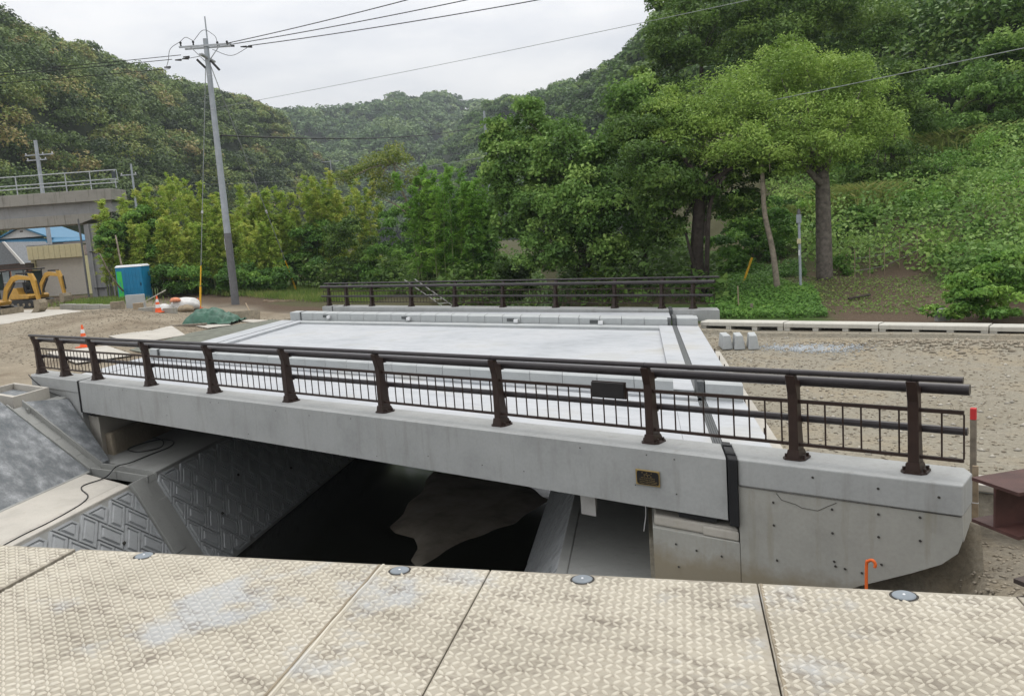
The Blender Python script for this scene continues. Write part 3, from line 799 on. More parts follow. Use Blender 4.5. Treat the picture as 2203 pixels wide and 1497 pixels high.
revL, ML, SL, GL = revetment('revetment', 'grey block revetment with raised diamond pattern on the left bank', TOPL, BOTL, [(-6.6, -2.36), (-1.50, 10.4)], -24, 26, 295)
TOPR, BOTR = (10.90, -1.80), (9.65, -4.0)
revR, MR, SR, GR = revetment('revetment', 'textured revetment wall on the right bank beneath the bridge', TOPR, BOTR, [(-9.0, 5.5)], -26, 20, 295)
def build_left_bank():
    # concrete bands that divide the near and the shaded block fields
    def band(u0, u1, v0, v1, h, name='dividing_band'):
        o = MB().box(min(GL * u0, GL * u1), max(GL * u0, GL * u1), v0, v1, -.02, h).build(name, 'bench_concrete', revL, bevel=.012); o.matrix_local = ML
    band(-2.34, -1.93, .80, SL + .02, .085); band(-2.34, -1.93, -.2, .795, .085); band(-1.92, -1.52, -.2, SL - .55, .04)
    for (u, v) in ((-3.4, 1.55), (1.2, 1.5), (-.2, .95), (3.6, .9)):
        o = MB().tube([(GL * u, v, .02), (GL * u, v, .09)], .03, 12).build('weep_pipe', 'dark_hole', revL); o.matrix_local = ML
    with plan():
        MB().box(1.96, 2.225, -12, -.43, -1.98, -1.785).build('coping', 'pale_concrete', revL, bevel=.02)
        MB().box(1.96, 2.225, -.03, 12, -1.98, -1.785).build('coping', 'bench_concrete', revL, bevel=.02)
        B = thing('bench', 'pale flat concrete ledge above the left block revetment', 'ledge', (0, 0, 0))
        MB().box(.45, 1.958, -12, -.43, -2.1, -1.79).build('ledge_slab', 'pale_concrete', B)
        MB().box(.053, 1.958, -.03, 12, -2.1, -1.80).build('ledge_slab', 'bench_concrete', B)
        B2 = thing('bench', 'smooth grey concrete ledge beneath the bridge on the right bank', 'ledge', (0, 0, 0))
        MB().box(10.97, 12.046, -12, 12, -2.1, -1.80).build('ledge_slab', 'bench_concrete', B2)
        MB().box(10.82, 10.968, -12, 12, -1.96, -1.79).build('coping', 'bench_concrete', B2, bevel=.02)
        # mortar slope above the ledge, cut by a drain
        S = thing('mortar_slope', 'dark grey mortar covered embankment slope beside the left abutment', 'slope', (0, 0, 0))
        def sz(x): return -1.8 + (.62 - x) * .93
        def slab(poly, name, mat, th=.12):
            vs = [(x, y, sz(x)) for x, y in poly]; k = len(poly); vs += [(x, y, sz(x) - th) for x, y in poly]
            m = MB().add(vs, [tuple(range(k)), tuple(range(2 * k - 1, k - 1, -1))] + [(i, k + i, k + (i + 1) % k, (i + 1) % k) for i in range(k)])
            return m.build(name, mat, S)
        slab([(.62, -12), (.62, -.345), (-1.06, -.835), (-1.15, -.86), (-1.15, -12)], 'slope_face', 'mortar')
        slab([(.56, -.012), (.56, -.125), (-1.02, -.585), (-.83, -.012)], 'slope_face', 'mortar')
        MB().box(.44, .66, -12, -.36, -1.83, -1.775).build('toe_strip', 'bench_concrete', S, bevel=.02)
        MB().box(-2.6, -1.1, -12, -.87, -.6, -.175).build('crest_slab', 'mortar', S)
        MB().box(-1.25, -.86, -.60, -.015, -1.5, -.42).build('backfill', 'bench_concrete', S)
        G = thing('drain_channel', 'concrete U shaped drain running down the mortar slope', 'drain', (0, 0, 0))
        def gut(x0, y0, z0_, x1, y1, z1, hw):
            for s0, s1, h0, h1, part in ((-hw, hw, -.15, -.11, 'drain_floor'), (-hw, -hw + .02, -.11, .03, 'drain_wall'), (hw - .02, hw, -.11, .03, 'drain_wall')):
                vs = []
                for (x, y, z) in ((x0, y0, z0_), (x1, y1, z1)):
                    for s, h in ((s0, h0), (s1, h0), (s1, h1), (s0, h1)): vs.append((x, y + s, z + h))
                MB().add(vs, [(0, 1, 2, 3), (7, 6, 5, 4), (0, 4, 5, 1), (1, 5, 6, 2), (2, 6, 7, 3), (3, 7, 4, 0)]).build(part, 'bench_concrete', G)
        N = 4
        for i in range(N):
            a, c = i / N, (i + 1) / N - .004
            gut(-1.035 + 1.63 * a, -.71 + .478 * a, sz(-1.035 + 1.63 * a), -1.035 + 1.63 * c, -.71 + .478 * c, sz(-1.035 + 1.63 * c), .115 - .015 * a)
        gut(.597, -.232, -1.775, 1.35, -.16, -1.78, .09); gut(1.354, -.16, -1.78, 2.26, -.08, -1.80, .085)
        K = thing('catch_basin', 'open rectangular concrete catch basin at the top of the slope', 'catch basin', (0, 0, 0))
        for (a, b_, c, d_) in ((-2.9, -1.27, -.66, -.60), (-2.9, -1.27, -.18, -.13), (-2.9, -2.82, -.599, -.181), (-1.35, -1.27, -.599, -.181)):
            MB().box(a, b_, c, d_, -1.4, -.16).build('basin_wall', 'pale_concrete', K)
        MB().box(-2.81, -1.36, -.59, -.19, -1.3, -.30).build('basin_floor', 'mortar', K)
        H = MB(); H.tube(smooth_path(HOSE, 8), .012, 6); o = H.build('hose', 'hose_black', None, smooth=True)
        tag(o, 'thin black hose winding along the ledge and coiled by abutment', 'hose')
        H = MB(); H.tube(smooth_path([(-2.55, -.005, .02), (-2.35, -.008, -.1), (-1.75, -.012, -.33), (-1.1, -.015, -.43), (-.75, -.015, -.62), (-.5, -.015, -.85)], 6), .012, 6)
        o = H.build('cable', 'hose_black', None, smooth=True); tag(o, 'black cable hanging down the face of the left wing', 'cable')
def smooth_path(pts, k=6):
    pts = [Vector(p) for p in pts]; P = [pts[0] * 2 - pts[1]] + pts + [pts[-1] * 2 - pts[-2]]; out = []
    for i in range(1, len(P) - 2):
        for j in range(k):
            t = j / k; a, b, c, d = P[i - 1], P[i], P[i + 1], P[i + 2]
            out.append(.5 * ((2 * b) + (c - a) * t + (2 * a - 5 * b + 4 * c - d) * t * t + (3 * b - a - 3 * c + d) * t ** 3))
    out.append(pts[-1]); return out
HOSE = [(2.02, -2.24, -1.777), (2.08, -2.00, -1.777), (2.06, -1.70, -1.777), (2.08, -1.46, -1.777), (2.05, -1.20, -1.777), (1.98, -0.99, -1.777), (1.79, -0.84, -1.777), (1.36, -0.76, -1.777), (1.22, -0.66, -1.777), (1.37, -0.42, -1.76), (1.26, -0.19, -1.69), (1.22, 0.04, -1.76), (1.22, 0.37, -1.787), (1.30, 0.72, -1.787), (1.06, 0.91, -1.787), (0.57, 0.87, -1.787), (0.34, 0.61, -1.787), (0.34, 0.40, -1.787), (0.79, 0.40, -1.785), (1.10, 0.64, -1.78), (0.78, 0.85, -1.775), (0.28, 0.89, -1.78), (0.12, 0.68, -1.787)]
build_left_bank()

# ------------------------------------------------------------------ steel road plates of the temporary crossing (the photographer stands on them)
PZ = 1.10
PO = Vector((17.09, -6.13, PZ)); PA = R(21.0); PSK = R(116.5)       # a seam on the far edge; direction of the far edge; direction of the seams
def build_plates():
    grp = 'steel road plates of the temporary crossing'
    e1 = (math.cos(PA), math.sin(PA)); e2 = (math.cos(PSK), math.sin(PSK))
    def Q(u, v): return (PO.x + e1[0] * u + e2[0] * v, PO.y + e1[1] * u + e2[1] * v)
    det = e1[0] * e2[1] - e1[1] * e2[0]
    def UV(x, y):
        x = x - PO.x; y = y - PO.y; return (x * e2[1] - y * e2[0]) / det, (e1[0] * y - e1[1] * x) / det
    seams = [-5.2, -2.45, 0.0, 1.22, 2.215, 4.4]
    labs = ['worn checkered steel road plate at the left edge beyond the wide dark gap',
            'broad checkered steel road plate with a weld line, left of centre',
            'checkered steel road plate in the centre with a round grey cap',
            'checkered steel road plate right of centre with a round grey cap',
            'checkered steel road plate at the far right corner of the crossing']
    caps = [[], [(15.288, -6.873), (16.701, -6.349)], [(17.538, -6.018)], [(18.784, -5.533)], []]
    for i in range(5):
        a, b = seams[i], seams[i + 1]
        pa = a + (.034 if i == 1 else .003); pb = b - .003
        P = thing('road_plate', labs[i], 'road plate', (0, 0, 0), 0, grp)
        poly = [Q(pa, -6.0), Q(pb, -6.0), Q(pb, 0), Q(pa, 0)]
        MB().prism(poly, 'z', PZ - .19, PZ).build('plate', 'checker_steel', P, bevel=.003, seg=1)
        # raised tread: lozenges alternating at +-45 degrees
        p = .0360; L, W, H = .0196, .0062, .0090
        us = np.arange(pa + .02, pb - .015, p); vs = np.arange(-2.2, -.02, p)
        I, J = np.meshgrid(np.arange(len(us)), np.arange(len(vs)), indexing='ij')
        cu = us[I].ravel() + RNG.normal(0, .0007, I.size); cv = vs[J].ravel() + RNG.normal(0, .0007, I.size); par = ((I + J) % 2).ravel()
        cx = PO.x + e1[0] * cu + e2[0] * cv; cy = PO.y + e1[1] * cu + e2[1] * cv
        ok = np.ones(len(cx), bool)
        for qx, qy in caps[i]: ok &= np.hypot(cx - qx, cy - qy) > .058
        if i == 1: ok &= np.abs(cu + .555) > .02
        ok &= (np.hypot(cx - 19.6, cy + 9.04) < 6.5)
        cx, cy, par = cx[ok], cy[ok], par[ok]; n = len(cx); ang = np.where(par == 0, R(45), R(-45)) + PA + RNG.normal(0, .03, n)
        if n:
            c, s = np.cos(ang), np.sin(ang); hs = RNG.uniform(.7, 1.1, n)
            loc = np.array([(-L, 0, 0), (-L * .4, -W, 0), (L * .4, -W, 0), (L, 0, 0), (L * .4, W, 0), (-L * .4, W, 0), (-L * .6, 0, H * .9), (L * .6, 0, H * .9)])
            x = cx[:, None] + loc[None, :, 0] * c[:, None] - loc[None, :, 1] * s[:, None]
            y = cy[:, None] + loc[None, :, 0] * s[:, None] + loc[None, :, 1] * c[:, None]
            z = PZ + loc[None, :, 2] * hs[:, None]
            v = np.stack([x, y, z], -1).reshape(-1, 3)
            tri = np.array([(0, 1, 6), (1, 2, 7), (1, 7, 6), (2, 3, 7), (3, 4, 7), (4, 5, 6), (4, 6, 7), (5, 0, 6)])
            F = (tri[None] + 8 * np.arange(n)[:, None, None]).reshape(-1, 3)
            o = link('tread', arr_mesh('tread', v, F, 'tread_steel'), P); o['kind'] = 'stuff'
        for qx, qy in caps[i]:
            m = MB().lathe([(.046, -.004), (.046, .003), (.041, .006), (.009, .0065)], (qx, qy, PZ), 28); o = m.build('lifting_cap', 'cap_grey', P)
            MB().lathe([(.006, 0), (.005, .002)], (qx, qy, PZ + .0065), 8).build('cap_pin', 'white_plastic', o)
            MB().lathe([(.056, .0004), (.047, .0012)], (qx, qy, PZ), 28).build('cap_rim', 'dark_hole', o)
        if i == 1:
            m = MB(); pts = [(*Q(-.555 + RNG.normal(0, .002), v), PZ) for v in np.linspace(-3.0, -.01, 30)]
            m.tube(pts, .0085, 6); m.build('weld_line', 'tread_steel', P)
            m = MB(); pts = [(*Q(-.575 + RNG.normal(0, .003), v), PZ - .002) for v in np.linspace(-3.0, -.01, 30)]
            m.tube(pts, .007, 6); m.build('dirt_line', 'mud_steel', P)
        if i == 3:
            m = MB(); pts = [(*Q(pa + .012 + RNG.normal(0, .002), v), PZ - .003) for v in np.linspace(-3.0, -.01, 30)]
            m.tube(pts, .009, 6); m.build('dirt_line', 'mud_steel', P)
    for k, u in enumerate((-3.6, -1.2, .6)):
        lab = ['leftmost', 'middle', 'rightmost'][k] + ' of three steel beams beneath the road plates'
        x0, y0 = Q(u, -.2); x1, y1 = Q(u, -6)
        o = MB().prism([Q(u - .17, -.25), Q(u + .17, -.25), Q(u + .17, -5.9), Q(u - .17, -5.9)], 'z', PZ - .55, PZ - .195).build('support_beam', 'primer_steel')
        tag(o, lab, 'beam', 'beams under the road plates')
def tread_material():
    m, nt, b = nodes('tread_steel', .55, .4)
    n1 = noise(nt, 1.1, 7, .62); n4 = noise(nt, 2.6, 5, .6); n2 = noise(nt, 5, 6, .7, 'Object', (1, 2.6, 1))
    c = ramp(nt, n4, [(.3, (.48, .44, .35)), (.55, (.56, .515, .42)), (.75, (.60, .56, .47))])  # lighter than the plate, whose base colour carries the lozenge shadow
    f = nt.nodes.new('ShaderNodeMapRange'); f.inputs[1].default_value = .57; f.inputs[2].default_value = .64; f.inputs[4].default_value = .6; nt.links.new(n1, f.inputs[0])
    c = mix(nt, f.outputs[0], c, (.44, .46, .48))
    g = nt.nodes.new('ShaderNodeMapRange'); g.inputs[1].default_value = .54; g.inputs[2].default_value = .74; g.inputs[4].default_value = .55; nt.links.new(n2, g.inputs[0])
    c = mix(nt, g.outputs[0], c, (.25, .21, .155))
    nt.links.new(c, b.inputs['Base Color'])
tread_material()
build_plates()

# ------------------------------------------------------------------ right bank: beams, stakes, kerbs, rubble
def h_beam(name, label, loc, ang, L, W, H, mat='primer_steel'):
    t = thing(name, label, 'steel beam', loc, ang)
    MB().box(0, L, 0, W, -.022, 0).build('flange', mat, t)
    MB().box(0, L, 0, W, -H, -H + .022).build('flange', mat, t)
    MB().box(.0, L, W / 2 - .008, W / 2 + .008, -H + .022, -.022).build('web', mat, t)
    return t
def place_raw(o, x, y, z): o.location = (x, y, z)
hb = h_beam('steel_beam', 'brown primed steel I beam jutting in at the right edge', (0, 0, 0), R(52.0), 4.5, .37, .30); hb.location = (18.649 + .27, -3.05 - .25, .90)
hb = h_beam('steel_beam', 'rusty dark steel beam lying low at the right edge near plates', (0, 0, 0), R(57), 3.5, .35, .12, 'rust_steel'); hb.location = (19.35, -4.80, .88)
def stakes():
    o = thing('survey_stake', 'tall weathered wooden stake with a red painted top', 'stake', (15.30, .62, 0))
    MB().box(-.028, .028, -.028, .028, -1.1, .375).build('shaft', 'wood_grey', o); MB().box(-.0285, .0285, -.0285, .0285, .377, .50).build('painted_top', 'red_paint', o, bevel=.003)
    o = thing('survey_stake', 'shorter brown wooden stake in front of the concrete edge', 'stake', (15.13, .33, 0))
    MB().box(-.027, .027, -.013, .013, -1.15, .03).build('shaft', 'wood_stake', o); MB().box(-.028, .028, -.014, .014, -.36, -.35).build('tape_mark', 'white_plastic', o)
    global W_ON
    W_ON = True
    o = thing('retaining_wall', 'low pale concrete retaining wall behind the wooden stakes', 'wall', (0, 0, 0))
    MB().box(15.09, 18.5, .725, .86, -1.3, -.46).build('wall_panel', 'kerb_concrete', o, bevel=.01)
    MB().box(15.12, 18.5, .70, .90, -.458, -.38).build('cap', 'pale_concrete', o, bevel=.01)
    o = thing('rail_pipe', 'bent orange plastic pipe standing below the wing wall', 'pipe', (0, 0, 0))
    MB().tube(smooth_path([(14.02, -.16, -2.3), (14.02, -.16, -1.45), (14.025, -.16, -.86), (14.04, -.165, -.785), (14.07, -.17, -.765), (14.09, -.17, -.80), (14.085, -.17, -.835)], 6), .016, 8).build('pipe', 'pipe_orange', o, smooth=True)
    m = MB().tube([(13.66, -.10, -1.30), (13.80, -.10, -1.315)], .07, 14); o = m.build('drain_pipe', 'black_rubber'); tag(o, 'short black corrugated pipe end at the foot of the wing wall', 'pipe')
    W_ON = False
stakes()
def far_kerb():
    g = 'slotted drain kerb units along the right road edge'
    lab = ['%s slotted concrete drain kerb unit from the bridge end' % s for s in ('first', 'second', 'third', 'fourth', 'fifth', 'sixth', 'seventh')]
    x = 13.62
    for i in range(7):
        L = 2.44; y = 6.98 - .012 * i
        t = thing('drain_kerb', lab[i], 'kerb', (x, y, -.62 - .01 * i), XROT - .008, g)
        MB().prism([(0, .30), (.50, .30), (.50, .395), (.46, .42), (.04, .42), (0, .395)], 'x', 0, L - .012).build('top_beam', 'pale_kerb', t)
        for a in (0, .77, 1.54, 2.27): MB().box(a, a + .15, .02, .44, 0, .298).build('leg', 'pale_kerb', t)
        MB().box(.0, L - .012, .45, .50, 0, .297).build('back_plate', 'pale_kerb', t)
        MB().box(0, L - .012, .005, .445, 0, .14).build('floor', 'pale_kerb', t)
        x += 2.0
    gb = 'loose tapered concrete kerb blocks'
    for i, (bx, by, a, lb) in enumerate(((13.86, 5.40, 8, 'left'), (14.12, 5.42, 4, 'middle'), (14.42, 5.46, 2, 'right'))):
        m = MB().add([(0, 0, 0), (.26, 0, 0), (.26, .75, 0), (0, .75, 0), (.04, .04, .34), (.21, .04, .34), (.21, .72, .34), (.04, .72, .34)],
                     [(0, 3, 2, 1), (4, 5, 6, 7), (0, 1, 5, 4), (1, 2, 6, 5), (2, 3, 7, 6), (3, 0, 4, 7)])
        o = m.build('kerb_stone', 'kerb_concrete', None, bevel=.018); o.location = MP((bx, by, -.50)); o.rotation_euler = (0, 0, R(a + 24))
        tag(o, 'tapered light grey kerb block lying on gravel, %s of three' % lb, 'kerb block', gb)
    t = MB(); n = 14; pr = [(.0, 0), (.20, .0), (.20, .16), (.15, .27), (.06, .33), (0, .34)]
    o = MB().prism([(-.19, 0), (.19, 0), (.19, .14), (.13, .27), (.04, .33), (-.06, .33), (-.14, .27), (-.19, .14)], 'y', 0, .13).build('marker_stone', 'stone', None, bevel=.02)
    o.location = MP((19.25, 7.65, -.30)); o.rotation_euler = (0, 0, FRONT); tag(o, 'rounded grey stone marker standing before the right bush', 'stone')
far_kerb()
def stones(name, label, n, fx, smin, smax, mat='stone', kind='stuff'):
    base = np.array([(1, 0, 0), (-1, 0, 0), (0, 1, 0), (0, -1, 0), (0, 0, 1), (0, 0, -1)], float)
    tri = np.array([(0, 2, 4), (2, 1, 4), (1, 3, 4), (3, 0, 4), (2, 0, 5), (1, 2, 5), (3, 1, 5), (0, 3, 5)])
    p = fx(n); s = RNG.uniform(smin, smax, (n, 1, 1)) * RNG.uniform(.6, 1.2, (n, 1, 3)); s[:, :, 2] *= .6
    a = RNG.uniform(0, 6.28, n); v = base[None] * RNG.uniform(.7, 1.2, (n, 6, 1)) * s
    m = MPA(p); x = v[:, :, 0] * np.cos(a)[:, None] - v[:, :, 1] * np.sin(a)[:, None] + m[:, 0:1]; y = v[:, :, 0] * np.sin(a)[:, None] + v[:, :, 1] * np.cos(a)[:, None] + m[:, 1:2]
    z = v[:, :, 2] + ground_z(p[:, 0], p[:, 1])[:, None] + s[:, :, 2] * .25
    V = np.stack([x, y, z], -1).reshape(-1, 3); F = (tri[None] + 6 * np.arange(n)[:, None, None]).reshape(-1, 3)
    o = link(name, arr_mesh(name, V, F, mat)); tag(o, label, None, None, kind); return o
simple('gravel_pale', (.42, .39, .33), .95, .1, 0, .3, 3.0)
simple('gravel_warm', (.30, .26, .20), .95, .1, 0, .45, 3.0)
simple('gravel_blue', (.34, .36, .37), .95, .1, 0, .35, 6.0)
stones('gravel', 'loose gravel and pebbles on the right construction ground', 8000, lambda n: np.stack([13.7 + 11 * RNG.random(n) ** 1.3, .9 + 5.9 * RNG.random(n)], 1), .008, .04, 'gravel_warm')
stones('gravel', 'pale larger stones strewn over the right construction ground', 700, lambda n: np.stack([13.8 + 10 * RNG.random(n), 1.0 + 5.7 * RNG.random(n)], 1), .02, .06, 'gravel_pale')
stones('gravel', 'coarse stones in the pit beside the wing wall', 3500, lambda n: np.stack([14.3 + 2.4 * RNG.random(n), -2.6 + 3.2 * RNG.random(n)], 1), .008, .035, 'gravel_warm')
stones('gravel', 'bluish crushed stone spread behind the three kerb blocks', 2600, lambda n: np.stack([RNG.normal(15.75, .42, n), RNG.normal(5.72, .14, n)], 1), .015, .04, 'gravel_blue')
stones('rubble', 'line of rough rubble stones along the right verge', 900, lambda n: np.stack([15.2 + 8 * RNG.random(n) ** .8, RNG.normal(5.85, .22, n)], 1), .02, .085, 'gravel_warm')
stones('gravel', 'scattered pebbles on the sandy ground left of bridge', 5000, lambda n: np.stack([-2.8 - 11 * RNG.random(n), .8 + 6.5 * RNG.random(n)], 1), .012, .05, 'gravel_warm')

# ------------------------------------------------------------------ left site
def cone(loc, s, label, stripes=True):
    t = thing('traffic_cone', label, 'traffic cone', loc, R(30), 'traffic cones')
    MB().box(-.19 * s, .19 * s, -.19 * s, .19 * s, 0, .035 * s).build('base', 'orange_plastic', t, bevel=.01)
    z = [.035, .20, .34, .44, .56, .70]; r = [.135, .105, .080, .063, .045, .024]
    for i in range(5):
        MB().lathe([(r[i] * s, z[i] * s), (r[i + 1] * s, z[i + 1] * s)], (0, 0, 0), 16).build('white_band' if i in (1, 3) else 'body', 'white_plastic' if i in (1, 3) else 'orange_plastic', t, smooth=True, auto=True)
def gz(x, y): return float(ground_z(x, y))
cone((-6.1, 2.35, gz(-6.1, 2.35)), 1.12, 'orange and white traffic cone just behind left end of near railing')
cone((-9.5, 6.15, gz(-9.5, 6.15)), 1.15, 'orange traffic cone standing in front of the white bags')
cone((-9.3, 7.70, gz(-9.3, 7.70)), .75, 'small traffic cone at the foot of the left guy wire')
def toilet():
    t = thing('portable_toilet', 'blue portable toilet with a bright green side panel', 'portable toilet', (-17.3, 8.2, .28), FRONT)
    w, d, h = 1.55, 1.25, 2.05
    MB().box(0, w, 0, d, .06, h).build('cabin', 'toilet_blue', t, bevel=.03)
    MB().box(-.03, w + .03, -.03, d + .03, 0, .058).build('base', 'cat_dark', t)
    MB().add([(-.03, -.03, h), (w + .03, -.03, h), (w + .03, d + .03, h), (-.03, d + .03, h), (.06, .06, h + .13), (w - .06, .06, h + .13), (w - .06, d - .06, h + .13), (.06, d - .06, h + .13)],
             [(0, 3, 2, 1), (4, 5, 6, 7), (0, 1, 5, 4), (1, 2, 6, 5), (2, 3, 7, 6), (3, 0, 4, 7)]).build('roof', 'white_plastic', t, bevel=.02)
    MB().box(.06, .36, -.012, -.001, .10, 1.82).build('green_panel', 'toilet_green', t)
    for i in range(7): z = .55 + .1 * i; MB().box(.17, .17 + .08 + .03 * (i % 2), -.0145, -.0125, z, z + .05).build('letter_mark', 'toilet_blue', t)
    for i in range(5): MB().box(.50 + .21 * i, .56 + .21 * i, -.022, -.001, .2, 1.9).build('wall_rib', 'toilet_blue', t, bevel=.008)
    MB().box(w - .12, w - .09, -.05, -.023, .9, 1.1).build('handle', 'cat_dark', t)
toilet()
def excavator(loc, rz, label, canopy=True, swing=0, grp='yellow mini excavators'):
    t = thing('mini_excavator', label, 'excavator', loc, rz, grp)
    for s in (-1, 1):
        yc = s * .62
        pr = []
        for k in range(7): a = R(90 + 30 * k); pr.append((-.80 + .24 * math.cos(a), .26 + .24 * math.sin(a)))
        for k in range(7): a = R(-90 + 30 * k); pr.append((.80 + .24 * math.cos(a), .26 + .24 * math.sin(a)))
        MB().prism(pr, 'y', yc - .16, yc + .16).build('track', 'cat_dark', t)
        for k in range(4): MB().tube([(-.72 + .48 * k, yc - .175, .22), (-.72 + .48 * k, yc + .175, .22)], .10, 10).build('roller', 'mud_steel', t)
    MB().box(1.12, 1.22, -.80, .80, .04, .42).build('dozer_blade', 'mud_steel', t)
    MB().box(.3, 1.13, -.42, -.34, .20, .30).build('blade_arm', 'cat_yellow', t); MB().box(.3, 1.13, .34, .42, .20, .30).build('blade_arm', 'cat_yellow', t)
    MB().box(-.35, .35, -.35, .35, .30, .52).build('turntable', 'cat_dark', t)
    MB().prism([(-1.05, .55), (.62, .55), (.70, .75), (.55, .82), (-.2, .86), (-.3, 1.25), (-.95, 1.22), (-1.10, .95)], 'y', -.72, .72).build('house', 'cat_yellow', t, bevel=.05)
    MB().prism([(-.30, .90), (.15, .90), (.15, 1.02), (-.12, 1.06), (-.22, 1.55), (-.34, 1.55)], 'y', -.25, .25).build('seat', 'cat_dark', t, bevel=.03)
    for px, py in ((-.85, -.62), (-.85, .62), (.40, .62), (.40, -.62)):
        MB().tube([(px, py, .85), (px * .95, py, 2.28)], .03, 8).build('canopy_post', 'cat_dark', t)
    MB().box(-1.0, .62, -.72, .72, 2.28, 2.36).build('canopy_roof', 'cat_dark', t, bevel=.03)
    MB().box(.33, .40, -.3, .3, .86, 1.35).build('control_console', 'cat_dark', t)
    MB().box(.412, .425, -.56, .56, 1.35, 2.2).build('windscreen', 'glass_dark', t)
    boom = [(.75, .80), (.95, 1.45), (1.45, 2.02), (1.75, 2.10), (2.55, 1.95), (2.60, 1.78), (1.78, 1.85), (1.55, 1.78), (1.15, 1.32), (.98, .75)]
    MB().prism(boom, 'y', -.10, .10).build('boom', 'cat_yellow', t, bevel=.015)
    MB().tube([(.95, 0, .85), (1.55, 0, 1.70)], .05, 10).build('boom_cylinder', 'cat_dark', t)
    MB().tube([(1.7, 0, 2.16), (2.55, 0, 2.15)], .045, 10).build('arm_cylinder', 'cat_dark', t)
    arm = [(2.40, 2.15), (2.62, 2.12), (2.78, 1.75), (2.86, .72), (2.72, .68), (2.52, 1.7)]
    MB().prism(arm, 'y', -.085, .085).build('arm', 'cat_yellow', t, bevel=.012)
    MB().tube([(2.86, 0, 1.8), (2.95, 0, 1.0)], .04, 8).build('bucket_cylinder', 'cat_dark', t)
    bk = [(2.68, .74), (2.95, .78), (3.05, .60), (3.02, .30), (2.80, .08), (2.45, .02), (2.42, .10), (2.66, .30)]
    b = MB().prism(bk, 'y', -.30, .30).build('bucket', 'mud_steel', t, bevel=.02)
    for k in range(4): y = -.26 + .173 * k; MB().box(2.30, 2.45, y - .02, y + .02, .0, .06).build('tooth', 'mud_steel', b)
    return t
excavator((-22.9, 6.75, .30), R(16), 'yellow mini excavator with dark canopy, farther one facing right')
excavator((-20.0, 4.45, .28), R(30), 'yellow mini excavator cut off by the left picture edge')
def site_bits():
    # concrete pad, sheets and mats on the ground
    def sheet(name, label, cat, pts, mat, lift=.03, th=.02):
        k = len(pts); vs = [(x, y, gz(x, y) * 0 + z0(x) + lift) for x, y in pts] + [(x, y, z0(x) + lift - th) for x, y in pts]
        with plan(): o = MB().add(vs, [tuple(range(k)), tuple(range(2 * k - 1, k - 1, -1))] + [(i, k + i, k + (i + 1) % k, (i + 1) % k) for i in range(k)]).build(name, mat)
        return tag(o, label, cat)
    def z0(x): return -.35 + .65 * min(1, max(0, (-3 - x) / 11))
    sheet('concrete_pad', 'pale concrete pad in front of the excavators', 'pad', [(-34, 1.5), (-14.5, 2.3), (-12.6, 5.5), (-16.5, 5.75), (-34, 5.2)], 'pale_concrete', .085, .05)
    sheet('plywood_sheet', 'large pale board lying on ground beyond left railing end', 'board', [(-6.9, 3.3), (-4.7, 3.05), (-4.2, 4.25), (-6.3, 4.95)], 'pale_concrete', .05)
    sheet('plywood_sheet', 'small pale board beside the green mat', 'board', [(-5.3, 5.25), (-4.45, 5.15), (-4.0, 5.75), (-4.7, 5.95)], 'pale_concrete', .05)
    sheet('plywood_sheet', 'narrow pale board behind the green tarp', 'board', [(-4.4, 6.35), (-3.5, 6.3), (-3.2, 6.75), (-4.3, 6.7)], 'pale_concrete', .05)
    sheet('plywood_sheet', 'pale board by the cone near left railing end', 'board', [(-6.4, 1.6), (-4.0, 1.35), (-3.2, 2.3), (-5.4, 2.6)], 'pale_concrete', .05)
    sheet('ground_mat', 'dull green ground mat along the deck edge', 'mat', [(-4.1, 2.6), (-2.62, 2.5), (-2.6, 6.9), (-3.3, 6.95), (-3.9, 6.0), (-4.4, 4.6)], 'mat_green', .03)
    # tarpaulin over a heap
    n, m_ = 60, 40; X = np.linspace(-1, 1, n); Y = np.linspace(-1, 1, m_); U, V = np.meshgrid(X, Y, indexing='ij')
    sx = 1.2; sy = .95
    H = .62 * (1 - np.clip((np.abs(U) ** 3.2 + np.abs(V) ** 2.6), 0, 1)) * (1 - .25 * np.abs(U + .2)) + .16 * vnoise(U * 4 + 9, V * 3 + 9, .55, 31) + .09 * np.abs(vnoise(U * 7 + 3, V * 5 + 3, .8, 33)) + .05 * np.sin(U * 9 + V * 3) * (1 - np.abs(V))
    ca, sa = math.cos(R(34)), math.sin(R(34)); tx, ty = MP((-5.35, 5.85))
    px = tx + U * sx * ca - V * sy * sa; py = ty + U * sx * sa + V * sy * ca
    Z = -.20 + np.maximum(H, .015)
    i = np.arange(n * m_).reshape(n, m_); f = np.stack([i[:-1, :-1], i[1:, :-1], i[1:, 1:], i[:-1, 1:]], -1).reshape(-1, 4)
    me = arr_mesh('tarpaulin', np.stack([px, py, Z], -1).reshape(-1, 3), f, 'tarp_green')
    o = link('tarpaulin', me); tag(o, 'green tarpaulin draped over a heap beside the deck', 'tarpaulin')
    s = o.modifiers.new('solid', 'SOLIDIFY'); s.thickness = .01
    o = MB().box(-.95, .95, -.1, .1, -.17, -.09).build('plank', 'wood_grey'); o.location = MP((-5.85, 5.15, 0)); o.rotation_euler = (0, 0, R(30)); tag(o, 'dark plank lying along the front of the tarpaulin', 'plank')
    with plan(): o = MB().tube([(-4.0, 6.7, -.25), (-4.75, 6.95, .42)], .03, 6).build('prop', 'wood_stake'); tag(o, 'slanting wooden prop behind the tarpaulin', 'plank')
    o = MB().box(-1.25, .15, 0, .04, 0, .42).build('panel', 'mud_steel'); o.location = MP((-3.9, 6.75, -.25)); o.rotation_euler = (R(-18), 0, FRONT); tag(o, 'dark upright panel leaning behind the tarpaulin', 'panel')
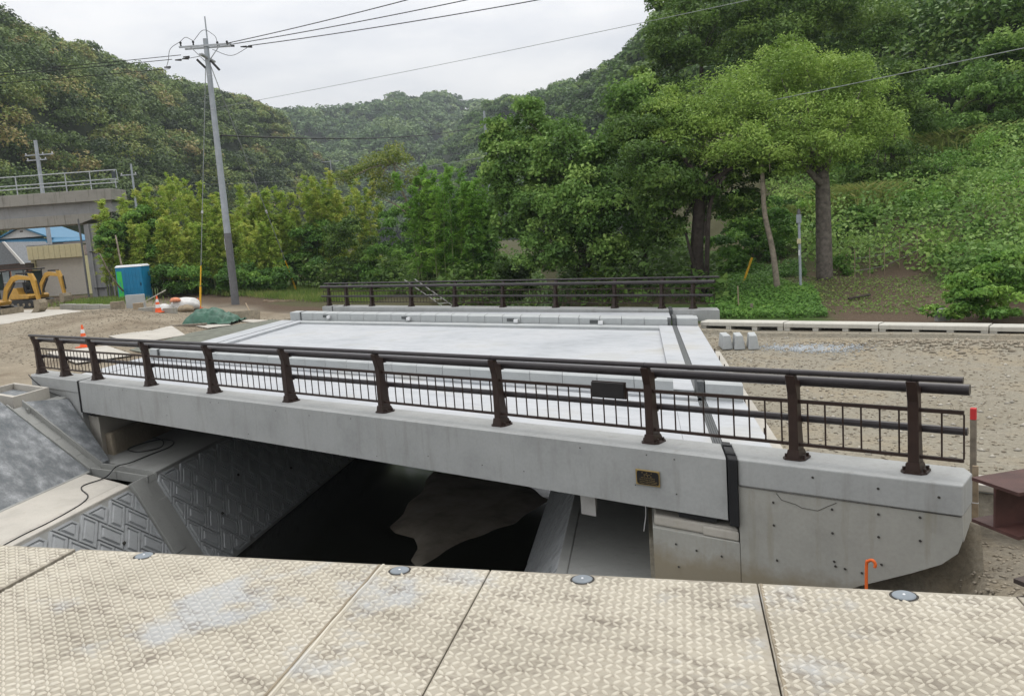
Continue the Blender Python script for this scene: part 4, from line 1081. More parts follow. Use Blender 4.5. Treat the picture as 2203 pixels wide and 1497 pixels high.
    # bags, blocks, boards
    def bag(c, r, label, mat='bag_white', seed=0):
        bm = bmesh.new(); bmesh.ops.create_icosphere(bm, subdivisions=3, radius=1)
        for v in bm.verts:
            q = v.co; k = 1 + .28 * float(vnoise(q.x * 2 + seed, q.y * 2 + q.z * 1.7, .8, 40 + seed)); v.co = Vector((q.x * r[0] * k, q.y * r[1] * k, max(q.z, -.55) * r[2] * k))
        me = bpy.data.meshes.new('sack'); bm.to_mesh(me); bm.free(); me.materials.append(MATS[mat])
        for p in me.polygons: p.use_smooth = True
        o = link('sack', me); o.location = MP((c[0], c[1], c[2] + .5 * r[2])); o.rotation_euler = (0, 0, FRONT); return tag(o, label, 'sack', 'sacks by the toilet')
    bag((-9.55, 7.25, .05), (.75, .5, .42), 'large crumpled white sack right of the cone', seed=1)
    bag((-9.75, 6.98, .52), (.26, .2, .14), 'orange sack on top of the large white sack', 'bag_orange', 2)
    bag((-10.3, 6.75, .05), (.45, .35, .26), 'smaller white sack left of the cone', seed=3)
    bag((-9.05, 7.0, .03), (.4, .35, .22), 'brown sack beside the large white sack', 'sand', 4)
    for (a, b_, lb, mt) in (((-12.6, 6.1, .2), (.62, .3, .52), 'mud coloured concrete block left of the rubbish heap', 'mud_steel'), ((-11.35, 6.3, .15), (.4, .35, .45), 'stout wooden block under the tilted board', 'wood_stake'),
                            ((-10.2, 6.15, .08), (.95, .25, .34), 'long concrete block behind the orange cone', 'old_concrete'), ((-9.1, 6.4, .02), (.6, .25, .32), 'short concrete block right of the orange cone', 'old_concrete'), ((-12.5, 6.75, .2), (.95, .2, .75), 'grey panel standing in front of the toilet', 'kerb_concrete')):
        o = MB().box(-b_[0] / 2, b_[0] / 2, -b_[1] / 2, b_[1] / 2, 0, b_[2]).build('block', mt, None, bevel=.02); o.location = MP(a); o.rotation_euler = (0, 0, FRONT); tag(o, lb, 'block')
    o = MB().box(-.7, .7, -.3, .3, -.02, .02).build('board', 'pale_concrete'); o.location = MP((-11.1, 6.75, .78)); o.rotation_euler = (R(8), R(-24), FRONT); tag(o, 'tilted pale board resting on the blocks', 'board')
    for k in range(3):
        o = MB().box(-.35, .35, -.06, .06, 0, .08).build('wood_scrap', 'wood_stake'); o.location = MP((-7.4 + .55 * k, 10.0 + .25 * k, gz(-7.4 + .55 * k, 10 + .25 * k))); o.rotation_euler = (0, .1, R(20 + 25 * k)); tag(o, '%s piece of scrap wood on bare soil right of the pole' % ('left', 'middle', 'right')[k], 'wood', 'scrap wood')
    # low old kerb wall towards the excavators
    t = thing('kerb_wall', 'low old concrete kerb wall in front of the pier', 'wall', (0, 0, 0))
    ca, sa = math.cos(R(4.6)), math.sin(R(4.6))
    for k in range(4):
        m = MB().box(0, 1.18, 0, .25, -.1, .36).build('kerb_stone', 'old_concrete', t, bevel=.02); m.location = MP((-17.6 + 1.05 * k, 5.95 + .085 * k, .26 - .03 * k)); m.rotation_euler = (0, 0, R(6))
site_bits()

# ------------------------------------------------------------------ railway viaduct and houses (their frontage runs along the railway)
RA = FRONT
def frame(name, label, cat, a, b, group=None):
    """local x along the railway, y away from the bridge; origin at the viaduct pier"""
    ox, oy = MP((-24.3, 10.35)); b = b * 2.3
    t = thing(name, label, cat, (0, 0, 0), RA, group); t.location = (ox + a * math.cos(RA) - b * math.sin(RA), oy + a * math.sin(RA) + b * math.cos(RA), .3)
    return t
def viaduct():
    t = frame('railway_viaduct', 'weathered grey concrete railway viaduct at the left picture edge', 'viaduct', 0, 0)
    MB().box(-16, 1.75, -.25, 2.2, 6.75, 7.55).build('deck_edge', 'viaduct_concrete', t, bevel=.03)
    MB().box(-16, 1.5, .15, 2.0, 5.95, 6.748).build('girder', 'pier_concrete', t)
    MB().box(-16, -.9, .02, 2.1, 5.25, 5.948).build('girder_flange', 'viaduct_concrete', t, bevel=.03)
    MB().add([(-.9, .02, 5.25), (.55, .02, 5.70), (.55, .02, 5.948), (-.9, .02, 5.948), (-.9, 2.1, 5.25), (.55, 2.1, 5.70), (.55, 2.1, 5.948), (-.9, 2.1, 5.948)],
             [(0, 1, 2, 3), (7, 6, 5, 4), (0, 4, 5, 1), (1, 5, 6, 2), (2, 6, 7, 3), (3, 7, 4, 0)]).build('girder_haunch', 'viaduct_concrete', t)
    MB().box(-.75, 1.25, .2, 1.9, -.6, 5.2).build('pier', 'pier_concrete', t, bevel=.04)
    for x in (-.35, .35, .62): MB().tube([(x, .10, 0), (x, .10, 5.2)], .06, 10).build('drain_pipe', 'pier_concrete', t)
    MB().tube([(-.95, .05, 0), (-.95, .05, 5.6)], .07, 10).build('drain_pipe', 'pole_dark', t)
    for z in (3.2, .6): MB().box(-.5, .8, .02, .18, z, z + .05).build('pipe_clamp', 'cat_dark', t)
    for z in (7.95, 8.2, 8.82): MB().tube([(-16, 0, z), (2.2, 0, z)], .035, 8).build('rail', 'galvanised', t)
    for k in range(10): x = 2.05 - 1.75 * k; MB().tube([(x, 0, 7.55), (x, 0, 8.84)], .04, 8).build('railing_post', 'galvanised', t)
    MB().tube([(1.9, 0, 8.83), (2.2, 0, 8.83), (2.25, 0, 8.1), (1.7, 0, 8.1)], .03, 6).build('end_bracket', 'galvanised', t)
    MB().box(1.85, 2.15, -.05, -.03, 8.25, 8.7).build('sign_board', 'glass_dark', t)
viaduct()
def garage():
    t = frame('garage', 'cream garage with a wide beige roller shutter beneath the viaduct', 'garage', -7.3, 3.0)
    MB().box(-1.2, 3.0, .1, 6, -.6, 3.1).build('wall', 'garage_cream', t)
    for k in range(10): MB().box(-1.25 + .43 * k, -.835 + .43 * k, -.35, .095, 3.0, 4.05).build('fascia_panel', 'garage_cream', t, bevel=.02)
    MB().box(-1.3, 3.1, -.3, 6, 4.052, 4.14).build('roof', 'pier_concrete', t)
    for k in range(18): MB().box(-.85, 2.95, .045, .095, .05 + .163 * k, .05 + .163 * (k + 1) - .012).build('shutter_slat', 'garage_shutter', t)
    MB().box(-1.22, -.9, -.05, .098, -.6, 3.0).build('door_frame', 'garage_cream', t)
    t = frame('glazed_shed', 'low grey shed with pale glass beside the garage', 'shed', -10.6, 2.6)
    MB().box(-3, 2.2, 0, 2.5, -.2, 1.3).build('wall', 'pier_concrete', t)
    for k in range(4): w_ = MB().box(-2.9 + 1.27 * k, -1.75 + 1.27 * k, -.03, .0, 1.35, 2.35).build('window', 'wall_white', t); MB().box(-2.84 + 1.27 * k, -1.81 + 1.27 * k, -.04, -.031, 1.41, 2.29).build('pane', 'glass_pale', w_)
    MB().box(-3.1, 2.3, -.3, 2.6, 2.4, 2.75).build('roof', 'wall_dark', t)
    t = frame('blue_roof_house', 'house with a bright blue gabled roof behind the viaduct', 'house', -23.3, 14.0)
    MB().box(-2.8, 2.8, .4, 8, -1, 5.3).build('wall', 'wall_dark', t)
    MB().add([(-2.6, .35, 5.75), (2.4, .35, 5.75), (-.1, .35, 6.8), (-2.6, .5, 5.75), (2.4, .5, 5.75), (-.1, .5, 6.8)], [(0, 1, 2), (5, 4, 3), (0, 3, 4, 1), (1, 4, 5, 2), (2, 5, 3, 0)]).build('gable', 'wall_white', t)
    MB().box(-.25, .1, .32, .349, 6.35, 6.5).build('gable_vent', 'wall_dark', t)
    r = MB()
    for s in (-1, 1): r.add([(-.1, 0, 7.05), (-.1 + s * 3.3, 0, 5.55), (-.1 + s * 3.3, 0, 5.40), (-.1, 0, 6.88), (-.1, 9, 7.05), (-.1 + s * 3.3, 9, 5.55), (-.1 + s * 3.3, 9, 5.40), (-.1, 9, 6.88)], [(0, 1, 2, 3), (7, 6, 5, 4), (0, 4, 5, 1), (1, 5, 6, 2), (2, 6, 7, 3), (3, 7, 4, 0)])
    r.build('roof', 'roof_blue', t)
    MB().add([(-3.6, -.3, 5.15), (7.2, -.3, 5.0), (7.2, .6, 5.35), (-3.6, .6, 5.75), (-3.6, -.3, 5.05), (7.2, -.3, 4.9), (7.2, .6, 5.25), (-3.6, .6, 5.6)], [(0, 1, 2, 3), (7, 6, 5, 4), (0, 4, 5, 1), (1, 5, 6, 2), (2, 6, 7, 3), (3, 7, 4, 0)]).build('lower_roof', 'roof_blue', t)
    t = frame('tiled_house', 'old house with grey tiled roof and brick gable at left edge', 'house', -17.2, 8.0)
    MB().box(-6, .9, .3, 7, -1, 3.2).build('wall', 'wall_brick', t)
    r = MB(); r.add([(-6.5, -.4, 4.9), (.1, -.4, 4.95), (1.6, -.4, 2.9), (-6.5, -.4, 2.8), (-6.5, 7, 4.9), (.1, 7, 4.95), (1.6, 7, 2.9), (-6.5, 7, 2.8)], [(0, 1, 2, 3), (7, 6, 5, 4), (0, 4, 5, 1), (1, 5, 6, 2), (2, 6, 7, 3), (3, 7, 4, 0)]); r.build('roof', 'roof_tile', t)
    MB().add([(.1, -.5, 4.98), (.3, -.5, 4.98), (1.9, -.5, 2.75), (1.6, -.5, 2.75), (.1, -.3, 4.98), (.3, -.3, 4.98), (1.9, -.3, 2.75), (1.6, -.3, 2.75)], [(0, 1, 2, 3), (7, 6, 5, 4), (0, 4, 5, 1), (1, 5, 6, 2), (2, 6, 7, 3), (3, 7, 4, 0)]).build('barge_board', 'wall_white', t)
    t = frame('brown_roof_house', 'low house with weathered brown tiled roof above the garage', 'house', -14.6, 9.5)
    MB().box(-.6, 5, .5, 6, -1, 3.4).build('wall', 'wall_white', t)
    MB().add([(-1, -.2, 3.3), (5.4, -.2, 3.3), (5.2, 3.4, 4.7), (-.6, 3.4, 4.7), (-1, -.2, 3.15), (5.4, -.2, 3.15), (5.2, 3.4, 4.55), (-.6, 3.4, 4.55)], [(0, 1, 2, 3), (7, 6, 5, 4), (0, 4, 5, 1), (1, 5, 6, 2), (2, 6, 7, 3), (3, 7, 4, 0)]).build('roof', 'roof_brown', t)
garage()

# ------------------------------------------------------------------ poles and wires
def pole_main():
    x, y = -8.42, 8.91; t = thing('utility_pole', 'tall grey concrete utility pole with crossarms beside the bamboo', 'utility pole', (x, y, 0), RA)
    MB().tube([(0, 0, -.6), (0, 0, 3.78)], [.215, .19], 18).build('lower_sleeve', 'pole_dark', t, smooth=True, auto=True)
    MB().tube([(0, 0, 3.78), (0, 0, 13.75)], [.182, .125], 18).build('shaft', 'pole_grey', t, smooth=True, auto=True)
    MB().tube([(.10, 0, 12.6), (.10, 0, 14.85)], .035, 8).build('ground_mast', 'pole_grey', t)
    MB().box(-.20, -.175, -.05, .05, 2.9, 3.5).build('number_plate', 'white_plastic', t)
    for z in (5.6, 6.9, 8.2, 9.0, 10.2, 11.9): MB().tube([(0, 0, z), (0, 0, z + .05)], .19 - .004 * z, 14).build('band', 'galvanised', t)
    MB().box(-1.35, 1.35, -.18, -.10, 13.35, 13.43).build('crossarm', 'galvanised', t); MB().box(-1.15, 1.25, .10, .18, 13.30, 13.38).build('crossarm', 'galvanised', t)
    MB().box(-.09, .09, -1.0, 1.0, 12.75, 12.83).build('crossarm', 'galvanised', t)
    MB().tube([(0, -.1, 12.5), (-.75, -.14, 13.35)], .025, 6).build('arm_brace', 'galvanised', t); MB().tube([(0, -.1, 12.5), (.75, -.14, 13.35)], .025, 6).build('arm_brace', 'galvanised', t)
    MB().tube([(-.55, 0, 12.75), (-.15, 0, 12.3)], .06, 8).build('cutout_switch', 'cat_dark', t); MB().tube([(.15, 0, 12.65), (.55, 0, 12.15)], .06, 8).build('cutout_switch', 'cat_dark', t)
    for k, (a, b, c) in enumerate(((-1.25, -.14, 13.43), (-.6, -.14, 13.43), (.55, .14, 13.38), (1.05, .14, 13.38))):
        MB().lathe([(.03, 0), (.05, .05), (.03, .09), (.06, .15), (.06, .2), (.03, .24)], (a, b, c), 10).build('insulator', 'cat_dark', t)
    for a, b, z in ((1.25, .14, 13.34), (1.9, .1, 13.25), (2.2, 0, 13.2), (-1.2, -.9, 12.6), (-1.0, -.4, 12.75), (-1.05, -.1, 12.9), (-1.9, -.6, 12.35)):
        MB().tube([(a - .16, b, z), (a + .16, b, z - .01)], [.03, .055], 8).build('strain_insulator', 'cat_dark', t)
    for pts in ([(-1.25, -.14, 13.67), (-.95, -.14, 13.85), (-.6, -.14, 13.67)], [(-.55, -.14, 13.67), (0, -.14, 14.15), (.45, .1, 13.9), (.55, .14, 13.6)], [(-1.25, -.14, 13.67), (-1.75, -.3, 13.3), (-1.85, -.5, 12.7), (-1.95, -.6, 12.35)],
                [(.3, 0, 13.2), (1.2, .1, 12.85), (2.1, 0, 13.15)], [(-.4, 0, 12.9), (-.9, -.2, 12.8), (-1.2, -.9, 12.6)]):
        MB().tube(smooth_path(pts, 6), .014, 5).build('jumper_wire', 'wire_black', t)
pole_main()
def wire(pts_a, pts_b, sag, r, label, mat='wire_black', n=28):
    a, b = Vector(pts_a), Vector(pts_b); P = []
    for i in range(n + 1):
        s = i / n; p = a.lerp(b, s); p.z -= sag * 4 * s * (1 - s); P.append(p)
    o = MB().tube([MP(p) for p in P], r, 5).build('overhead_wire', mat); tag(o, label, 'wire'); return o
# span towards the upper right, over the photographer's side
wire((-7.9, 9.2, 13.45), (29.0, 9.55, 12.6), .55, .022, 'uppermost of the three power wires leaving the pole to the right')
wire((-7.3, 9.35, 13.40), (33.0, 11.9, 12.5), .60, .022, 'middle of the three power wires leaving the pole to the right')
wire((-6.3, 9.55, 13.20), (36.5, 13.3, 12.0), .65, .022, 'lowest of the three power wires leaving the pole to the right')
wire((-9.4, 8.3, 12.9), (-60, -10.6, 12.6), .5, .018, 'upper power wire leaving the pole to the left')
wire((-9.6, 8.0, 12.6), (-60, -11.2, 12.4), .5, .018, 'middle power wire leaving the pole to the left')
wire((-10.2, 8.2, 12.35), (-60, -11.4, 12.2), .5, .018, 'lower power wire leaving the pole to the left')
wire((-8.5, 8.9, 10.25), (40.0, 8.1, 8.5), .35, .010, 'thin pale line crossing the sky below the power wires', 'wire_pale')
wire((-8.3, 9.05, 8.88), (-10.4, 51.2, 20.6), .9, .045, 'thick black cable running from pole towards far grey pole')
wire((-30.0, 26.0, 9.6), (24.5, 9.2, 6.7), .55, .014, 'pale communication cable passing in front of the trees', 'wire_pale')
wire((-28.0, 18, 9.4), (-1, 26, 9.6), .5, .012, 'thin wire above the bamboo behind the pole', 'wire_pale')
def guy(top, bot, frac, label, bulb=.47):
    t = thing('guy_wire', label, 'guy wire', bot); a = Vector(MP(top)) - Vector(MP(bot))
    MB().tube([(0, 0, 0), tuple(a)], .022, 5).build('wire', 'wire_pale', t)
    MB().tube([(0, 0, -.1), tuple(a * frac * .5)], .055, 8).build('yellow_guard', 'yellow_plastic', t); MB().tube([tuple(a * frac * .52), tuple(a * frac)], .035, 8).build('yellow_guard', 'yellow_plastic', t)
    MB().tube([tuple(a * (bulb - .006)), tuple(a * (bulb + .006))], .06, 8).build('guy_insulator', 'insulator', t)
guy((-8.55, 8.85, 12.3), (-9.65, 7.95, .03), .175, 'guy wire with yellow guard left of the utility pole', .40)
guy((-8.35, 8.95, 12.5), (-8.24, 12.52, -.05), .165, 'guy wire with yellow guard right of the utility pole', .40)
def small_pole(loc, h, r, arms, label, rz=RA):
    t = thing('utility_pole', label, 'utility pole', loc, rz)
    MB().tube([(0, 0, -.5), (0, 0, h)], [r, r * .7], 10).build('shaft', 'pole_grey', t, smooth=True, auto=True)
    for z, a, b in arms:
        MB().box(a, b, -.05, .05, z, z + .08).build('crossarm', 'galvanised', t)
        for q in (a + .08, (a + b) / 2 + .3, b - .08): MB().lathe([(.04, .08), (.06, .15), (.03, .22)], (q, 0, z), 8).build('insulator', 'insulator', t)
small_pole((-33.4, 11.46, .3), 12.6, .20, ((11.4, -1.0, 1.3), (11.0, -.9, .7)), 'utility pole with two crossarms rising behind the viaduct')
small_pole((-26.4, 13.9, .3), 10.2, .11, ((9.3, -.95, .35),), 'slim pole with one crossarm at the viaduct end')
small_pole((-10.4, 51.2, 0.0), 22.7, .28, (), 'distant plain grey pole beside the vine covered tree')
def antenna():
    t = thing('antenna_mast', 'thin aerial mast with small crossbar above the bamboo', 'antenna', (-22.8, 31.0, 0), RA)
    MB().tube([(0, 0, 0), (0, 0, 13.2)], .05, 6).build('mast', 'galvanised', t); MB().tube([(-1.1, 0, 13.0), (1.1, 0, 13.0)], .03, 6).build('crossbar', 'galvanised', t)
    for k in range(4): MB().tube([(-.8 + .5 * k, -.4, 13.0), (-.8 + .5 * k, .4, 13.0)], .02, 5).build('element', 'galvanised', t)
antenna()
def rpole():
    t = thing('meter_post', 'slim grey metal post with small boxes on the grassy bank', 'post', (17.45, 11.1, gz(17.45, 11.1)))
    MB().tube([(0, 0, -.2), (0, 0, 2.45)], .048, 10).build('shaft', 'pole_grey', t, smooth=True, auto=True)
    MB().box(-.07, .07, -.09, .07, 2.35, 2.65).build('top_box', 'pole_grey', t, bevel=.01); MB().lathe([(.06, 2.65), (.07, 2.72), (.03, 2.85)], (0, 0, 0), 10).build('top_cap', 'pole_dark', t)
    MB().box(-.06, .07, -.10, -.03, 1.62, 1.80).build('meter_box', 'garage_cream', t, bevel=.01); MB().box(-.03, .03, -.055, -.045, 1.2, 1.4).build('label_plate', 'white_plastic', t)
    t = thing('guy_guard', 'slanting yellow guy guard on the bank behind far railing', 'guy wire', (15.75, 11.7, gz(15.75, 11.7)))
    MB().tube([(0, 0, -.1), (.36, .26, 1.05)], .045, 8).build('yellow_guard', 'yellow_plastic', t); MB().tube([(.36, .26, 1.05), (1.5, 1.1, 5.3)], .008, 5).build('wire', 'wire_black', t)
    global W_ON
    W_ON = True
    t = thing('wire_fence', 'thin wire mesh fence at the head of the dirt path', 'fence', (0, 0, 0))
    ps = [(19.5, 12.2), (20.1, 12.55), (20.7, 12.9), (21.3, 13.2), (22.0, 13.55)]
    for x, y in ps: MB().tube([(x, y, gz(x, y) - .1), (x, y, gz(x, y) + 1.15)], .014, 5).build('fence_post', 'wood_stake', t)
    for h in (.35, .8): MB().tube([(x, y, gz(x, y) + h) for x, y in ps], .006, 4).build('fence_wire', 'wire_pale', t)
    o = MB().tube([(15.05, 9.1, gz(15.05, 9.1) - .1), (15.05, 9.1, gz(15.05, 9.1) + .75)], .02, 6).build('bamboo_stick', 'wood_stake'); tag(o, 'thin bamboo stick standing in grass right of far railing', 'stick')
    o = MB().tube([(15.35, 8.8, gz(15.35, 8.8) - .1), (15.35, 8.8, gz(15.35, 8.8) + .28)], .05, 8).build('tree_stub', 'wood_grey'); tag(o, 'short cut stub in the grass right of far railing', 'stump')
    o = MB().tube([(18.3, 9.9, gz(18.3, 9.9) + .06), (19.0, 10.25, gz(19.0, 10.25) + .1)], .05, 7).build('fallen_log', 'bark_dark'); tag(o, 'small dark log lying on the dirt slope', 'log')
    W_ON = False
    # ladder leaning beyond the far railing
    t = thing('ladder', 'pale ladder slanting down behind the far railing', 'ladder', (2.3, 9.0, 0), FRONT)
    for s in (0, .45):
        MB().tube([(s, 0, 1.0), (s + 1.5, .6, -.3)], .022, 6).build('rail', 'wall_white', t)
    for k in range(6): f_ = (k + .5) / 6; MB().tube([(1.5 * f_, .6 * f_, 1 - 1.3 * f_), (.45 + 1.5 * f_, .6 * f_, 1 - 1.3 * f_)], .016, 5).build('rung', 'wall_white', t)
rpole()

# ------------------------------------------------------------------ vegetation
PALE = [((14.27,10.61,5.80),(1.89,2.20,1.21)), ((15.72,11.65,7.20),(2.14,2.40,1.25)), ((17.59,12.83,8.12),(2.03,2.50,1.29)), ((17.61,12.09,6.31),(2.29,2.20,1.06)), ((19.46,13.48,7.45),(2.22,2.50,1.48)), ((20.18,13.20,6.01),(1.70,2.20,1.34)), ((16.09,10.93,5.27),(2.02,2.00,0.84)), ((18.44,11.75,4.93),(1.85,2.00,0.84)), ((13.22,10.78,6.87),(1.43,2.00,1.07)), ((17.99,13.49,9.29),(1.15,2.00,0.67))]
DARKTREE = [((13.04,9.86,4.01),(1.85,2.20,1.68)), ((13.19,10.13,3.34),(1.37,2.00,1.03)), ((12.68,10.59,5.87),(1.79,2.20,1.43)), ((15.17,11.03,3.55),(1.56,2.00,1.21)), ((12.97,9.84,2.34),(0.84,1.20,0.76)), ((15.97,11.73,4.58),(1.43,2.00,1.07))]
VINE = [((7.42,11.93,7.58),(1.63,2.20,1.30)), ((7.05,11.27,5.63),(1.47,2.20,1.89)), ((8.94,11.40,6.01),(1.84,2.20,1.63)), ((10.10,10.75,3.85),(1.91,2.20,1.72)), ((8.52,10.72,3.42),(1.78,2.20,1.78)), ((11.22,11.67,5.17),(1.78,2.20,1.78)), ((11.33,10.65,2.81),(1.66,2.00,1.66)), ((8.58,10.00,1.79),(1.32,1.60,0.85)), ((12.47,13.16,7.89),(1.68,2.00,1.47)), ((6.87,10.68,3.56),(1.02,1.80,1.43)), ((5.97,11.43,7.06),(0.76,1.50,1.30))]
BACKA = [((15.66,22.22,14.12),(3.06,3.00,2.45)), ((18.20,24.16,15.93),(3.51,3.00,2.55)), ((15.02,23.05,16.76),(1.91,2.50,1.91)), ((13.87,21.59,11.93),(2.14,2.50,1.84))]
BACKB = [((22.29,25.58,15.63),(4.15,3.20,2.23)), ((25.23,25.55,14.29),(3.67,3.00,2.76)), ((20.42,23.87,13.20),(3.06,3.00,1.84))]
BACKC = [((25.57,21.43,8.04),(2.30,3.00,2.81)), ((23.43,19.10,5.20),(1.89,2.50,1.89)), ((24.62,18.98,4.11),(1.84,2.50,2.07)), ((22.66,18.30,3.35),(1.38,2.00,1.38))]
BACKD = [((29.99,24.03,7.51),(3.21,3.00,2.68)), ((33.45,26.30,9.45),(3.09,3.00,3.09)), ((30.81,23.26,5.17),(2.55,2.50,1.53)), ((32.73,24.99,7.57),(2.41,2.50,1.88))]
UNDER = [((17.37,14.87,1.95),(1.47,1.60,1.47)), ((15.64,13.74,1.27),(1.22,1.50,1.22)), ((21.35,16.26,1.65),(1.26,1.50,1.47)), ((19.17,17.09,2.47),(1.38,1.60,1.38)), ((16.74,15.18,2.85),(1.30,1.50,1.52))]
BUSHR = [((20.11,8.20,0.44),(0.83,1.00,0.71)), ((20.81,8.34,0.65),(0.82,1.10,0.82)), ((21.39,8.33,0.75),(0.80,1.10,0.92)), ((20.11,7.67,0.13),(0.79,0.80,0.45)), ((19.52,7.67,0.01),(0.46,0.60,0.32)), ((19.12,7.75,-0.09),(0.35,0.50,0.16))]
SHRUBC = [((10.12,11.28,0.28),(0.95,1.00,0.67))]
LEFTSHRUB = [((-18.84,9.66,4.08),(1.35,1.80,1.20)), ((-19.08,9.04,4.55),(0.82,1.20,0.88)), ((-16.45,9.96,2.30),(1.17,1.80,1.47)), ((-19.00,8.54,3.70),(0.46,0.50,1.03)), ((-18.15,10.22,4.77),(1.67,1.80,1.52))]
SHRUBD = [((-9.14,14.10,2.37),(1.72,2.00,2.19)), ((-10.27,13.18,1.26),(1.53,1.80,1.38)), ((-6.99,13.79,0.93),(1.80,1.60,1.20)), ((-8.12,14.77,3.22),(1.33,2.00,1.74))]
SHRUBE = [((-14.72,10.03,1.36),(2.01,1.80,1.03)), ((-11.22,11.26,1.04),(1.72,1.80,0.92)), ((-14.17,11.29,1.62),(1.80,2.00,1.20)), ((-9.32,11.92,0.95),(1.43,1.50,0.86))]
SHRUBF = [((-2.66,13.71,1.65),(1.68,2.00,1.40)), ((-4.54,13.58,2.61),(1.72,2.00,2.01)), ((-2.69,15.82,3.30),(1.53,2.00,2.14)), ((1.54,14.12,1.43),(1.61,2.00,1.34)), ((3.97,13.37,1.90),(1.24,2.00,1.74)), ((6.00,11.96,0.99),(1.34,1.50,0.67))]
THIN = [((-2.41,12.74,6.99),(1.39,1.80,0.80)), ((-0.76,13.31,7.31),(1.47,1.80,0.80)), ((0.38,13.71,5.92),(0.86,1.20,0.91)), ((-1.51,13.05,5.80),(1.21,1.40,0.75)), ((-3.59,12.33,6.48),(0.80,1.20,0.64))]
BAM1 = [(-19.96,9.80,6.67,1.30), (-18.57,10.81,7.37,1.30), (-16.51,11.53,7.82,1.50), (-14.46,12.25,6.30,1.30), (-12.69,12.86,6.93,1.40), (-11.39,13.84,6.42,1.30), (-9.59,14.47,6.91,1.40), (-7.79,15.10,7.40,1.40), (-6.28,15.62,7.60,1.50), (-18.09,9.60,5.03,1.20), (-15.73,10.43,5.14,1.20), (-13.89,11.17,4.72,1.20), (-10.81,12.25,4.49,1.20)]
BAM2 = [(1.22,13.47,6.66,1.10), (2.57,13.41,6.86,1.30), (3.86,13.34,6.19,1.10)]
def tree(name, label, cat, base, trunks, ells, n, L, W, leaf, bark, group=None, twigs=2, **kw):
    t = thing(name, label, cat, base, 0, group); bx, by, bz = MP(base)
    trunks = [([MP(p) for p in pts], r) for pts, r in trunks]; ells = [(MP(c), (r[0], r[0], r[2])) for c, r in ells]; base = MP(base)
    m = MB()
    for pts, r in trunks:
        P = smooth_path([(x - bx, y - by, z - bz) for x, y, z in pts], 4)
        k = len(P); m.tube(P, [r[0] + (r[1] - r[0]) * i / (k - 1) for i in range(k)], 10)
    if m.v: m.build('trunk', bark, t, smooth=True)
    E = [((c[0] - bx, c[1] - by, c[2] - bz), r) for c, r in ells]
    # twigs reaching into the clumps
    tw = MB()
    rs = random.Random(len(label))
    if trunks:
        for c, r in E:
            o = Vector(trunks[0][0][-1]) - Vector(base)
            for k in range(twigs):
                e = Vector(c) + Vector((rs.uniform(-.7, .7) * r[0], rs.uniform(-.7, .7) * r[1], rs.uniform(-.5, .6) * r[2])); mid = o.lerp(e, .5) + Vector((rs.uniform(-.3, .3), rs.uniform(-.3, .3), rs.uniform(0, .4)))
                tw.tube(smooth_path([o, mid, e], 3), [.045, .04, .034, .028, .022, .016, .010][:7], 5)
        if tw.v: tw.build('branches', bark, t, smooth=True)
    v, f, tt = crown_leaves(E, n, L, W, **kw)
    link('crown', arr_mesh('crown', v, f, leaf, tt), t)
    return t
def G(x, y): return (x, y, gz(x, y))
tree('pale_tree', 'broad pale green tree with straight grey trunk on the right bank', 'tree', G(18.6, 12.23),
     [([(18.6, 12.23, -.1), (18.6, 12.23, 1.9), (18.6, 12.23, 3.6), (18.58, 12.22, 4.15)], (.31, .23)), ([(18.58, 12.22, 3.9), (18.96, 12.35, 4.97), (19.62, 12.58, 5.94)], (.15, .06)),
      ([(18.6, 12.3, 3.9), (18.32, 12.34, 4.89), (17.44, 12.03, 5.98), (15.98, 11.52, 6.43)], (.16, .04)), ([(18.6, 12.3, 3.9), (18.62, 12.55, 5.41), (18.82, 12.62, 7.11)], (.14, .05)), ([(18.5, 12.09, 3.7), (17.77, 11.83, 4.54), (16.82, 11.5, 5.11), (15.22, 10.94, 5.4)], (.13, .03))],
     PALE, 72000, .13, .052, 'leaf_pale', 'bark', per=30, csize=.38, squash=.62, droop=.8, up=.6, tmean=.5, tspread=.15, inner=.3)
tree('dark_tree', 'dark forked tree with black trunk behind the far railing end', 'tree', G(14.1, 10.6),
     [([(14.1, 10.5, -.2), (14.05, 10.3, 1.58), (14.2, 10.27, 3.26), (14.3, 10.3, 3.91)], (.27, .17)), ([(14.24, 10.28, 3.4), (13.86, 10.15, 4.77), (12.96, 9.84, 5.66)], (.14, .05)), ([(14.26, 10.29, 3.4), (15.11, 10.59, 4.35), (16.39, 11.03, 4.92), (17.66, 11.48, 5.32)], (.13, .04)), ([(14.2, 10.27, 3.0), (14.78, 10.47, 3.88), (15.12, 10.59, 4.52)], (.12, .05)),
      ([(14.35, 10.5, 0), (14.38, 10.12, 1.91), (14.56, 10.18, 3.38), (15.06, 10.36, 4.16)], (.10, .05)), ([(14.2, 10.5, 0), (13.88, 10.16, 1.26), (13.68, 10.09, 2.29)], (.09, .04))],
     DARKTREE, 26000, .17, .075, 'leaf_dark', 'bark_dark', per=22, csize=.36, tmean=.5, tspread=.2)
tree('vine_tree', 'tall tree smothered in hanging vines behind the far railing', 'tree', G(9.6, 12.4),
     [([(9.6, 12.4, -1.2), (9.7, 11.8, 2.44), (9.9, 11.3, 4.36)], (.22, .12)), ([(9.6, 12.4, 0), (8.7, 11.3, 3.0), (8.4, 11.0, 5.0)], (.12, .06)), ([(12.3, 11.7, -.3), (12.26, 11.5, 1.98), (12.06, 11.43, 3.33)], (.12, .07)), ([(9.9, 11.5, 1.0), (11.2, 11.3, 3.0), (11.3, 11.4, 5.0)], (.1, .05))],
     VINE, 72000, .172, .11, 'leaf_vine', 'bark_dark', per=36, csize=.33, droop=.9, tmean=.45, tspread=.22)
